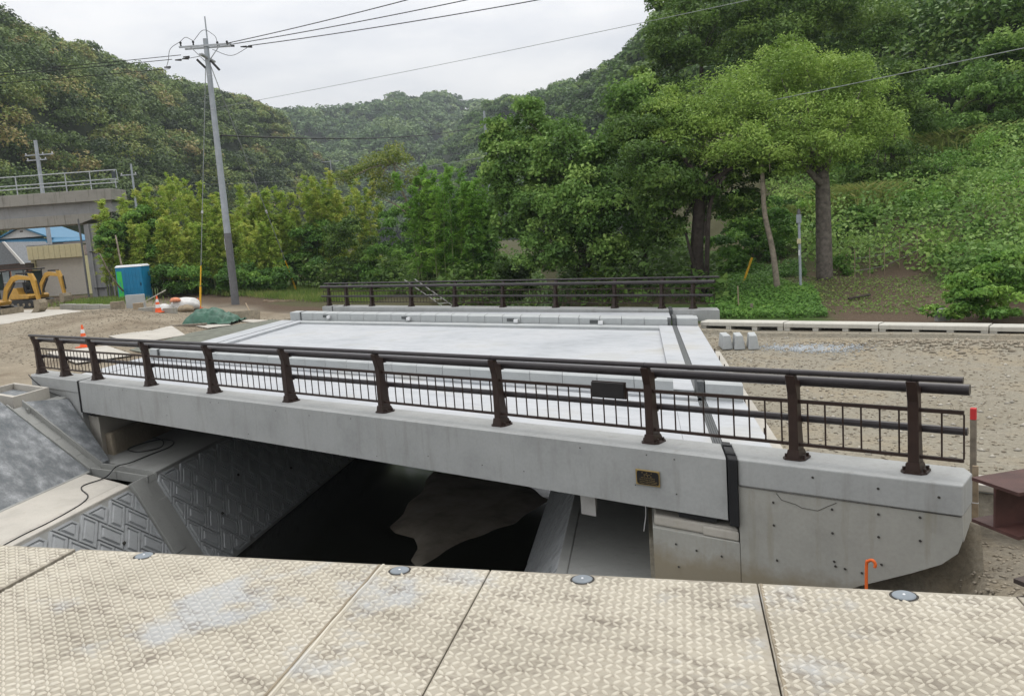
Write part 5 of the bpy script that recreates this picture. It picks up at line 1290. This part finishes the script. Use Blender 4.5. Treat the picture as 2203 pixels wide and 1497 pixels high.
tree('background_tree', 'tall dark tree rising against the sky, left of two at top', 'tree', G(16.2, 23), [([(16.2, 23, 0), (16.3, 23, 7), (16.5, 23, 13)], (.3, .12))], BACKA, 22000, .24, .12, 'leaf_dark', 'bark_dark', per=22, csize=.36, tmean=.6, tspread=.2)
tree('background_tree', 'tall dark tree at the top edge behind the pale tree', 'tree', G(22.5, 25), [([(22.5, 25, 3), (22.5, 25, 9), (22.6, 25, 14)], (.3, .12))], BACKB, 24000, .24, .12, 'leaf_dark', 'bark_dark', per=24, csize=.36, tmean=.6, tspread=.2)
tree('background_tree', 'dark bushy tree right of the pale tree trunk', 'tree', G(24.2, 19.5), [([(24.2, 19.5, 1), (24.3, 19.5, 4), (25, 20.5, 7.5)], (.22, .08))], BACKC, 20000, .20, .10, 'leaf_dark', 'bark_dark', per=22, csize=.36, tmean=.55, tspread=.2)
tree('background_tree', 'green spreading tree above the weedy slope at right edge', 'tree', G(31.0, 24.5), [([(31, 24.5, 3), (31, 24.5, 6), (31.5, 24.8, 8.5)], (.22, .08))], BACKD, 28000, .25, .13, 'leaf_vine', 'bark_dark', per=32, csize=.36, tmean=.5, tspread=.2)
tree('leaning_trunk', 'thin leaning bare trunk between the dark and pale trees', 'tree', G(16.72, 10.94), [([(16.72, 10.94, -.2), (16.57, 10.88, 1.41), (16.34, 10.8, 2.75), (16.3, 10.79, 4.07), (16.25, 10.77, 4.89)], (.115, .06))],
     [((16.3, 10.8, 4.9), (1.3, 1.3, .8)), ((16.6, 10.9, 4.3), (.9, .9, .5))], 6000, .13, .055, 'leaf_pale', 'bark_pale', per=12)
for i, (c, r) in enumerate(UNDER):
    lab = ['dark undergrowth shrub behind the leaning trunk', 'undergrowth shrub just right of the black trunk', 'shrub at the right foot of the pale tree', 'shrub between leaning trunk and pale tree, far back', 'tall shrub behind the leaning trunk'][i]
    tree('shrub', lab, 'shrub', G(c[0], c[1]), [], [(c, r), ((c[0] + .3, c[1] + .2, max(.4, c[2] - .9)), (r[0], r[1], .8))], 5200, .15, .085, 'leaf_shrub', 'bark_dark', 'shrubs on the right bank', per=16, tmean=.42, tspread=.2)
tree('bush', 'bright leafy bush in the right foreground behind the drain kerb', 'bush', G(20.6, 8.5), [], BUSHR, 17000, .11, .06, 'leaf_shrub', 'bark_dark', per=20, csize=.34, tmean=.58, tspread=.2)
tree('round_shrub', 'rounded yellow green shrub seen through the far railing', 'shrub', (10.12, 11.28, -.8), [], [((10.12, 11.28, .28), (.95, 1.0, .67)), ((10.12, 11.28, -.4), (.9, .9, .5))], 5000, .10, .06, 'leaf_bamboo', 'bark_dark', per=24, tmean=.4)
tree('leafy_tree', 'small broad leaved tree growing against the viaduct pier', 'tree', G(-17.6, 9.3), [([(-17.6, 9.0, 0), (-17.4, 8.6, 2.0), (-17.7, 8.6, 4.3)], (.09, .04)), ([(-17.4, 9, 0), (-16.8, 7.9, 1.6), (-16.7, 7.4, 3.2)], (.07, .03))], LEFTSHRUB, 17000, .22, .13, 'leaf_shrub', 'bark_pale', twigs=0, per=22, csize=.34, tmean=.5, tspread=.22)
tree('shrub', 'deep green spreading shrub left of the far railing', 'shrub', G(-6.3, 12.2), [], SHRUBD, 12000, .22, .11, 'leaf_shrub', 'bark_dark', 'shrubs below the bamboo', per=22, tmean=.45, tspread=.2)
tree('shrub', 'dark shrub row under the bamboo behind the pole', 'shrub', G(-12.8, 11.2), [], SHRUBE, 11000, .22, .11, 'leaf_shrub', 'bark_dark', 'shrubs below the bamboo', per=22, tmean=.4, tspread=.22)
for i, (c, r) in enumerate(SHRUBF):
    lab = ['low shrub in front of the thin tree', 'dark shrub left of the thin tree', 'shrub behind the thin tree', 'shrub at the foot of the middle bamboo', 'shrub right of the middle bamboo', 'dark low shrub over the water behind the railing'][i]
    tree('shrub', lab, 'shrub', G(c[0], c[1]), [], [(c, r), ((c[0], c[1], max(.2, c[2] - 1.3)), (r[0], r[1], .9))], 5600, .20, .10, 'leaf_shrub' if i % 2 == 0 else 'leaf_dark', 'bark_dark', 'shrubs behind the far railing', per=18, tmean=.45, tspread=.22)
tree('thin_tree', 'slender pale trunked tree with sparse rusty crown behind railing', 'tree', G(.05, 13.6), [([(.05, 13.6, -1.0), (.02, 13.58, 2.09), (-.08, 13.55, 3.97), (-.27, 13.49, 4.78), (-.63, 13.36, 5.86), (-.89, 13.27, 7.19)], (.12, .035)), ([(-.2, 13.49, 4.6), (.49, 13.75, 5.78), (.78, 13.85, 6.28)], (.05, .02)), ([(-.12, 13.53, 4.0), (-.97, 13.24, 4.83), (-2.17, 12.82, 5.45)], (.05, .02))],
     THIN, 4200, .18, .075, 'leaf_rust', 'bark_pale', per=20, csize=.42, squash=.9, inner=.1, tmean=.45, tspread=.2)
def bamboo(name, label, stands, leaf, group, per=19, tm=.58):
    for (bx, by, top, rad), lab in zip(stands, label):
        b = G(bx, by); t = thing(name, lab, 'bamboo', b, 0, group); cm = MB(); out = []
        for k in range(per):
            a = RNG.uniform(0, 6.28); r0 = rad * math.sqrt(RNG.random()); h = (top - b[2]) * RNG.uniform(.70, 1.14)
            la = RNG.uniform(0, 6.28); ll = RNG.uniform(.25, 1.0) * h * .16; lean = (ll * math.cos(la), ll * math.sin(la)); base = Vector((r0 * math.cos(a), r0 * math.sin(a), 0))
            P = [base + Vector((lean[0] * s ** 2.2, lean[1] * s ** 2.2, h * (s - .09 * s ** 3))) for s in np.linspace(0, 1, 8)]
            cm.tube(P, [.035 * (1 - .85 * i / 7) for i in range(8)], 5)
            nb, nl = 42, 20                                   # side branches per culm, leaves per branch
            sb = np.repeat(RNG.uniform(.14, 1.0, nb) ** .85, nl); th = np.repeat(RNG.uniform(0, 6.28, nb), nl)
            bl = np.repeat(RNG.uniform(.35, 1.0, nb), nl) * (.30 + .75 * (1 - sb)) * .95; q = RNG.random(nb * nl) ** .7; n = nb * nl
            rr = bl * q; px = base.x + lean[0] * sb ** 2.2 + rr * np.cos(th); py = base.y + lean[1] * sb ** 2.2 + rr * np.sin(th); pz = h * (sb - .09 * sb ** 3) + rr * .45 - .5 * rr ** 2
            p = np.stack([px, py, pz], 1) + RNG.normal(0, .06, (n, 3)); nr = unit(rnd_dirs(n) * .6 + np.array([0, 0, .6])); d = unit(np.stack([np.cos(th), np.sin(th), RNG.uniform(-.8, .5, n)], 1) + .5 * rnd_dirs(n))
            v, f = leaf_quads(p, nr, RNG.uniform(.18, .36, n), RNG.uniform(.04, .072, n), d)
            out.append((v, f, np.clip(RNG.normal(tm, .12) + np.repeat(RNG.normal(0, .1, nb), nl) + RNG.normal(0, .10, n), 0, 1)))
        cm.build('culms', 'culm', t, smooth=True); v, f, tt = cat_q(out); link('foliage', arr_mesh('foliage', v, f, leaf, tt), t)
order = ['leftmost tall one', 'second tall one', 'third tall one', 'fourth tall one', 'fifth tall one', 'sixth tall one', 'seventh tall one', 'eighth tall one', 'ninth tall one', 'first low front one', 'second low front one', 'third low front one', 'fourth low front one']
bamboo('bamboo_clump', ['yellow green feathery bamboo clump near the pole, %s from the viaduct' % o for o in order], BAM1, 'leaf_bamboo', 'bamboo clumps behind the pole')
bamboo('bamboo_clump', ['fresh green bamboo clump right of the thin tree, %s of three' % o for o in ('left', 'middle', 'right')], BAM2, 'leaf_bamboo_green', 'bamboo clumps behind the far railing', 19, .5)

# weedy slope, grass, reeds
def scatter_leaves(name, label, n, fx, L, W, leaf, hmax, tmean=.5, lean=.6, ts=.2):
    p = fx(n); z = ground_z(p[:, 0], p[:, 1]); m = MPA(p); c = np.stack([m[:, 0], m[:, 1], z + hmax * RNG.random(n) ** 1.4 * (.6 + 1.2 * np.clip(vnoise(p[:, 0], p[:, 1], 1.6, 77) + .5, 0, 1))], 1)
    nr = unit(rnd_dirs(n) * lean + np.array([0, -.15, .8])); s = RNG.uniform(.6, 1.4, n); v, f = leaf_quads(c, nr, L * s, W * s)
    tt = np.clip(tmean + 1.1 * ts * 2 * vnoise(p[:, 0], p[:, 1], 2.2, 78) + RNG.normal(0, .13, n), 0, 1)
    o = link(name, arr_mesh(name, v, f, leaf, tt)); tag(o, label, None, None, 'stuff')
def weed_area(n):
    k = n * 4; x = RNG.uniform(18.5, 40, k); y = RNG.uniform(9.3, 30, k); ok = (y > 13.0 - .05 * (x - 18) + 1.0 * vnoise(x, y, 1.5, 79)) & (x > 18.0 + .2 * (y - 13)); ok |= (x > 21.6) & (y > 9.3)
    q = np.stack([x, y], 1)[ok]; return q[:n]
scatter_leaves('weeds', 'dense kudzu and weeds covering the right hillside', 80000, weed_area, .185, .12, 'leaf_vine', 1.0, .62, .7, .32)
def bank_area(n):
    k = n * 4; x = RNG.uniform(14.2, 23, k); y = RNG.uniform(8.3, 14, k); q = np.stack([x, y], 1)
    return q[(vnoise(x, y, 1.1, 80) > np.where(x < 17.2, -.42, -.05)) & (np.abs(x - 19.2 - .25 * (y - 9)) > 1.9)][:n]
scatter_leaves('grass', 'low green weeds on the bank behind the drain kerb', 26000, bank_area, .12, .06, 'leaf_shrub', .20, .42)
scatter_leaves('grass', 'sparse weeds creeping over the dirt path', 3500, lambda n: np.stack([RNG.uniform(17, 21.5, n), RNG.uniform(8.6, 12.5, n)], 1), .09, .05, 'leaf_grass', .08, .45)
def river_area(n):
    k = n * 2; x = RNG.uniform(-8, 15, k); y = RNG.uniform(9.6, 24, k); return np.stack([x, y], 1)[(y > 12.6) | (x > 2.6)][:n]
scatter_leaves('undergrowth', 'dark tangled undergrowth along the river behind the far railing', 40000, river_area, .30, .16, 'leaf_dark', 1.3, .5)
def blades(name, label, n, fx, h, w_, leaf, spread=.35, tmean=.5):
    p = fx(n); n = len(p); z = ground_z(p[:, 0], p[:, 1]); a = RNG.uniform(0, 6.28, n); d = unit(np.stack([np.cos(a) * spread * RNG.random(n), np.sin(a) * spread * RNG.random(n), np.ones(n)], 1))
    L = h * RNG.uniform(.5, 1.2, n); m = MPA(p); c = np.stack([m[:, 0], m[:, 1], z], 1) + d * L[:, None] * .5; nr = unit(np.stack([np.sin(a), -np.cos(a), .2 * np.ones(n)], 1))
    v, f = leaf_quads(c, nr, L, np.full(n, w_), d); tt = np.clip(tmean + .5 * vnoise(p[:, 0], p[:, 1], 1.3, 81) + RNG.normal(0, .14, n), 0, 1)
    o = link(name, arr_mesh(name, v, f, leaf, tt)); tag(o, label, None, None, 'stuff')
blades('grass', 'grass strip along the foot of the bamboo on the left', 16000, lambda n: np.stack([-18 + 17 * RNG.random(n), 10.4 + 3.2 * RNG.random(n) ** .8], 1), .42, .035, 'leaf_grass', .6)
blades('grass', 'tall grass tufts around the foot of the pier', 3000, lambda n: np.stack([RNG.normal(-17.6, 1.6, n), RNG.normal(7.6, .5, n)], 1), .4, .035, 'leaf_grass', .6)
def pampas(c, n, h, sp, label):
    x, y = c; b = G(x, y); t = thing('pampas_grass', label, 'grass clump', b, 0, 'pampas grass clumps')
    p = RNG.normal(0, sp, (n, 2)); a = RNG.uniform(0, 6.28, n); d = unit(np.stack([np.cos(a) * .28, np.sin(a) * .28, np.ones(n)], 1))
    L = h * RNG.uniform(.35, 1.0, n); base = np.stack([p[:, 0], p[:, 1], np.zeros(n)], 1); nr = unit(np.stack([np.sin(a), -np.cos(a), .2 + 0 * a], 1)); wd = RNG.uniform(.035, .06, n)
    v1, f1 = leaf_quads(base + d * L[:, None] * .38, nr, L * .8, wd, d)
    d2 = unit(d + np.stack([np.cos(a) * .9, np.sin(a) * .9, -.35 * np.ones(n)], 1)); v2, f2 = leaf_quads(base + d * L[:, None] * .72 + d2 * L[:, None] * .2, nr, L * .5, wd, d2)
    tt = np.clip(RNG.normal(.40, .22, n), 0, 1); v, f, q = cat_q([(v1, f1, tt), (v2, f2, np.clip(tt + .1, 0, 1))])
    link('blades', arr_mesh('blades', v, f, 'leaf_straw', q), t)
pampas((29.6, 23.6), 2600, 1.8, 1.2, 'large yellowish pampas grass clump on the right hillside')
pampas((35.4, 26.0), 1800, 1.6, 1.0, 'pampas grass clump at the right picture edge')
pampas((22.4, 17.8), 1500, 1.6, .9, 'pampas grass clump just right of the pale tree trunk')
pampas((18.9, 17.6), 1300, 1.6, .9, 'pampas grass clump seen left of the pale tree trunk')
def mounds():
    P = weed_area(400); P = P[RNG.permutation(len(P))][:90]; out = []
    for x, y in P:
        mx, my = MP((x, y)); r = RNG.uniform(.5, 2.3); e = [((mx, my, gz(x, y) + .35 * r), (r, r, r * RNG.uniform(.45, .95)))]
        out.append(crown_leaves(e, int(650 * r), RNG.choice([.12, .16, .2]), RNG.choice([.06, .09, .12]), per=12, csize=.42, tmean=RNG.uniform(.3, .8), tspread=.14))
    v, f, t = cat_q(out); o = link('weeds', arr_mesh('weeds', v, f, 'leaf_shrub', t)); tag(o, 'tangled mounds of vines and shrubs on the right hillside', None, None, 'stuff')
mounds()

# ------------------------------------------------------------------ wooded hills
def hill(name, label, flabel, prof, leaf, ntree, rad, nl, lsize, seed, drop=4.0, bulge=.12, tmin=0., dense=None, tone_s=.2, lref=100., smax=99.):
    F = np.array([p[0] for p in prof], float); T = np.array([p[1] for p in prof], float); T[:, 2] -= drop
    m, k = 60, 26; s = np.linspace(0, len(prof) - 1, m)
    idx = np.arange(len(prof)); Fi = np.stack([np.interp(s, idx, F[:, i]) for i in range(3)], 1); Ti = np.stack([np.interp(s, idx, T[:, i]) for i in range(3)], 1)
    t = np.linspace(0, 1.35, k)
    def surf(sf, tt):
        f = np.stack([np.interp(sf, idx, F[:, i]) for i in range(3)], -1); g = np.stack([np.interp(sf, idx, T[:, i]) for i in range(3)], -1)
        p = f + (g - f) * tt[..., None]; hgt = g[..., 2] - f[..., 2]
        up = np.minimum(tt, 1); zz = f[..., 2] + hgt * (up + bulge * np.sin(up * math.pi)) - hgt * .9 * np.clip(tt - 1, 0, 1)
        zz = zz + (vnoise(p[..., 0], p[..., 1], 26, seed) * hgt * .16 + vnoise(p[..., 0], p[..., 1], 11, seed + 1) * hgt * .06) * np.sin(np.clip(up, 0, 1) * math.pi)
        p[..., 2] = zz; return p
    S, TT = np.meshgrid(s, t, indexing='ij'); P = surf(S, TT); i = np.arange(m * k).reshape(m, k); f = np.stack([i[:-1, :-1], i[1:, :-1], i[1:, 1:], i[:-1, 1:]], -1).reshape(-1, 4)
    me = arr_mesh(name, MPA(P.reshape(-1, 3)), f, 'hill_floor'); o = link(name, me); tag(o, label, None, None, 'structure')
    sf = RNG.uniform(0, len(prof) - 1, ntree)
    if dense: sf = np.where(RNG.random(ntree) < .85, RNG.uniform(dense[0], dense[1], ntree), sf)
    sf = np.minimum(sf, smax); tt = tmin + RNG.random(ntree) * (1.06 - tmin); base = MPA(surf(sf, tt))
    R0 = rad * RNG.uniform(.65, 1.4, ntree); tone = np.clip(RNG.normal(.45, tone_s, ntree), 0, 1)
    N = ntree * nl; ti = np.repeat(np.arange(ntree), nl)
    d = rnd_dirs(N); d[:, 2] = np.where(d[:, 2] < -.15, -d[:, 2], d[:, 2])
    # lumpy crowns: several lobes per tree
    lobes = 10; ld = rnd_dirs(ntree * lobes).reshape(ntree, lobes, 3); ld[:, :, 2] = np.abs(ld[:, :, 2]) * .8
    li = RNG.integers(0, lobes, N); lc = ld[ti, li] * R0[ti][:, None] * .66
    p = base[ti] + np.array([0, 0, 1.0]) * (R0[ti] * .45)[:, None] + lc + d * (R0[ti] * .40 * RNG.uniform(.7, 1.1, N))[:, None] * np.array([1, 1, .85])
    lt = RNG.normal(0, .09, (ntree, lobes))
    nr = unit(d * .8 + rnd_dirs(N) * .6 + np.array([0, 0, .35])); sz = (lsize * RNG.uniform(.6, 1.4, N) * np.clip(np.hypot(p[:, 0] - 19.6, p[:, 1] + 9) / lref, .35, 1.5))[:, None]
    a1 = unit(np.cross(nr, rnd_dirs(N))); b1 = np.cross(nr, a1)
    v = np.stack([p + a1 * sz * .6, p - a1 * sz * .35 + b1 * sz * .45, p - a1 * sz * .35 - b1 * sz * .45], 1).reshape(-1, 3); f = np.arange(3 * N).reshape(N, 3)
    o = link('forest', arr_mesh('forest', v, f, leaf, np.clip(tone[ti] + lt[ti, li] + RNG.normal(0, .08, N), 0, 1))); tag(o, flabel, None, None, 'stuff')
simple('hill_floor', (.022, .030, .014), .95, .05)
HL = [((-62.9, -1.2, 0.3), (-157.6, 7.1, 67.1)), ((-62.4, 4.9, 0.3), (-151.0, 21.0, 72.6)), ((-61.3, 11.4, 0.3), (-143.3, 34.0, 69.1)), ((-62.7, 17.8, 0.3), (-139.8, 45.8, 67.7)), ((-63.8, 21.1, 0.3), (-142.7, 52.9, 67.1)), ((-66.7, 27.6, 0.3), (-143.4, 64.3, 68.2)), ((-68.1, 32.0, 0.3), (-145.1, 72.5, 67.4)), ((-69.9, 37.3, 0.3), (-146.0, 81.6, 67.3)), ((-72.7, 44.8, 0.3), (-145.4, 92.8, 66.9)), ((-75.4, 53.7, 0.3), (-143.3, 105.0, 66.6)), ((-78.0, 62.2, 0.3), (-141.7, 115.5, 65.7)), ((-85.0, 74.3, 0.3), (-140.4, 125.0, 60.3)), ((-91.5, 89.8, 0.3), (-137.1, 136.1, 50.2)), ((-99.6, 110.2, 0.3), (-136.0, 151.4, 39.6)), ]
HM = [((-165.6, 87.5, 0.3), (-322.5, 175.8, 92.4)), ((-154.4, 106.4, 0.3), (-299.6, 213.0, 111.5)), ((-145.5, 118.7, 0.3), (-281.6, 236.8, 120.3)), ((-131.8, 134.5, 0.3), (-254.6, 266.3, 123.1)), ((-119.6, 146.1, 0.3), (-230.4, 288.1, 131.2)), ((-107.4, 155.9, 0.3), (-206.1, 306.7, 141.3)), ((-91.7, 166.5, 0.3), (-175.8, 325.9, 142.7)), ((-67.5, 179.0, 0.3), (-130.1, 347.9, 135.7)), ((-41.2, 188.3, 0.3), (-81.8, 363.8, 116.1)), ((-4.8, 194.8, 0.3), (-14.9, 374.6, 89.7)), ]
HR = [((-70.4, 120.9, 0.3), (-128.1, 214.5, 46.5)), ((-56.2, 117.8, 0.3), (-105.6, 216.1, 65.6)), ((-37.7, 110.2, 0.3), (-77.9, 218.1, 85.0)), ((-15.9, 96.7, 0.3), (-38.9, 199.3, 79.4)), ((5.3, 75.3, 0.5), (1.6, 165.2, 70.5)), ((14.0, 57.5, 0.8), (19.4, 135.3, 65.4)), ((19.2, 47.1, 2.0), (30.9, 114.0, 65.5)), ((25.8, 37.3, 6.0), (46.3, 94.8, 62.9)), ((30.9, 30.8, 8.0), (57.2, 79.1, 50.4)), ((34.1, 26.5, 8.0), (64.1, 69.0, 42.3)), ((38.8, 22.5, 8.0), (74.9, 60.0, 36.1)), ((42.3, 18.5, 8.0), (83.1, 50.8, 31.4)), ]
hill('hill', 'steep wooded hillside on the left', 'mixed dark and yellowish forest on the left hill', HL, 'leaf_hill_left', 720, 5.3, 540, .74, 51, drop=6, tone_s=.27, lref=260.)
hill('hill', 'distant wooded ridge in the middle', 'bluish forest on the distant middle ridge', HM, 'leaf_hill_far', 1200, 8.5, 130, 2.5, 61, 6, tone_s=.25, lref=700.)
hill('hill', 'wooded hill rising on the right', 'green forest on the right hill', HR, 'leaf_hill_right', 1000, 5.0, 400, .76, 71, drop=5, dense=(1.2, 9.6), tone_s=.25, lref=160., smax=10.4)

# ------------------------------------------------------------------ air
def haze():
    m = bpy.data.materials.new('haze_air'); m.use_nodes = True; nt = m.node_tree; nt.nodes.clear()
    out = nt.nodes.new('ShaderNodeOutputMaterial'); v = nt.nodes.new('ShaderNodeVolumePrincipled')
    v.inputs['Color'].default_value = (.86, .93, 1.0, 1); v.inputs['Density'].default_value = HAZE; v.inputs['Anisotropy'].default_value = 0
    nt.links.new(v.outputs[0], out.inputs['Volume']); MATS['haze_air'] = m
    o = MB().box(-2600, 2600, -1500, 2600, -9, 190).build('haze', 'haze_air'); tag(o, 'thin pale haze in the valley air', None, None, 'stuff')
HAZE = .00028
haze()
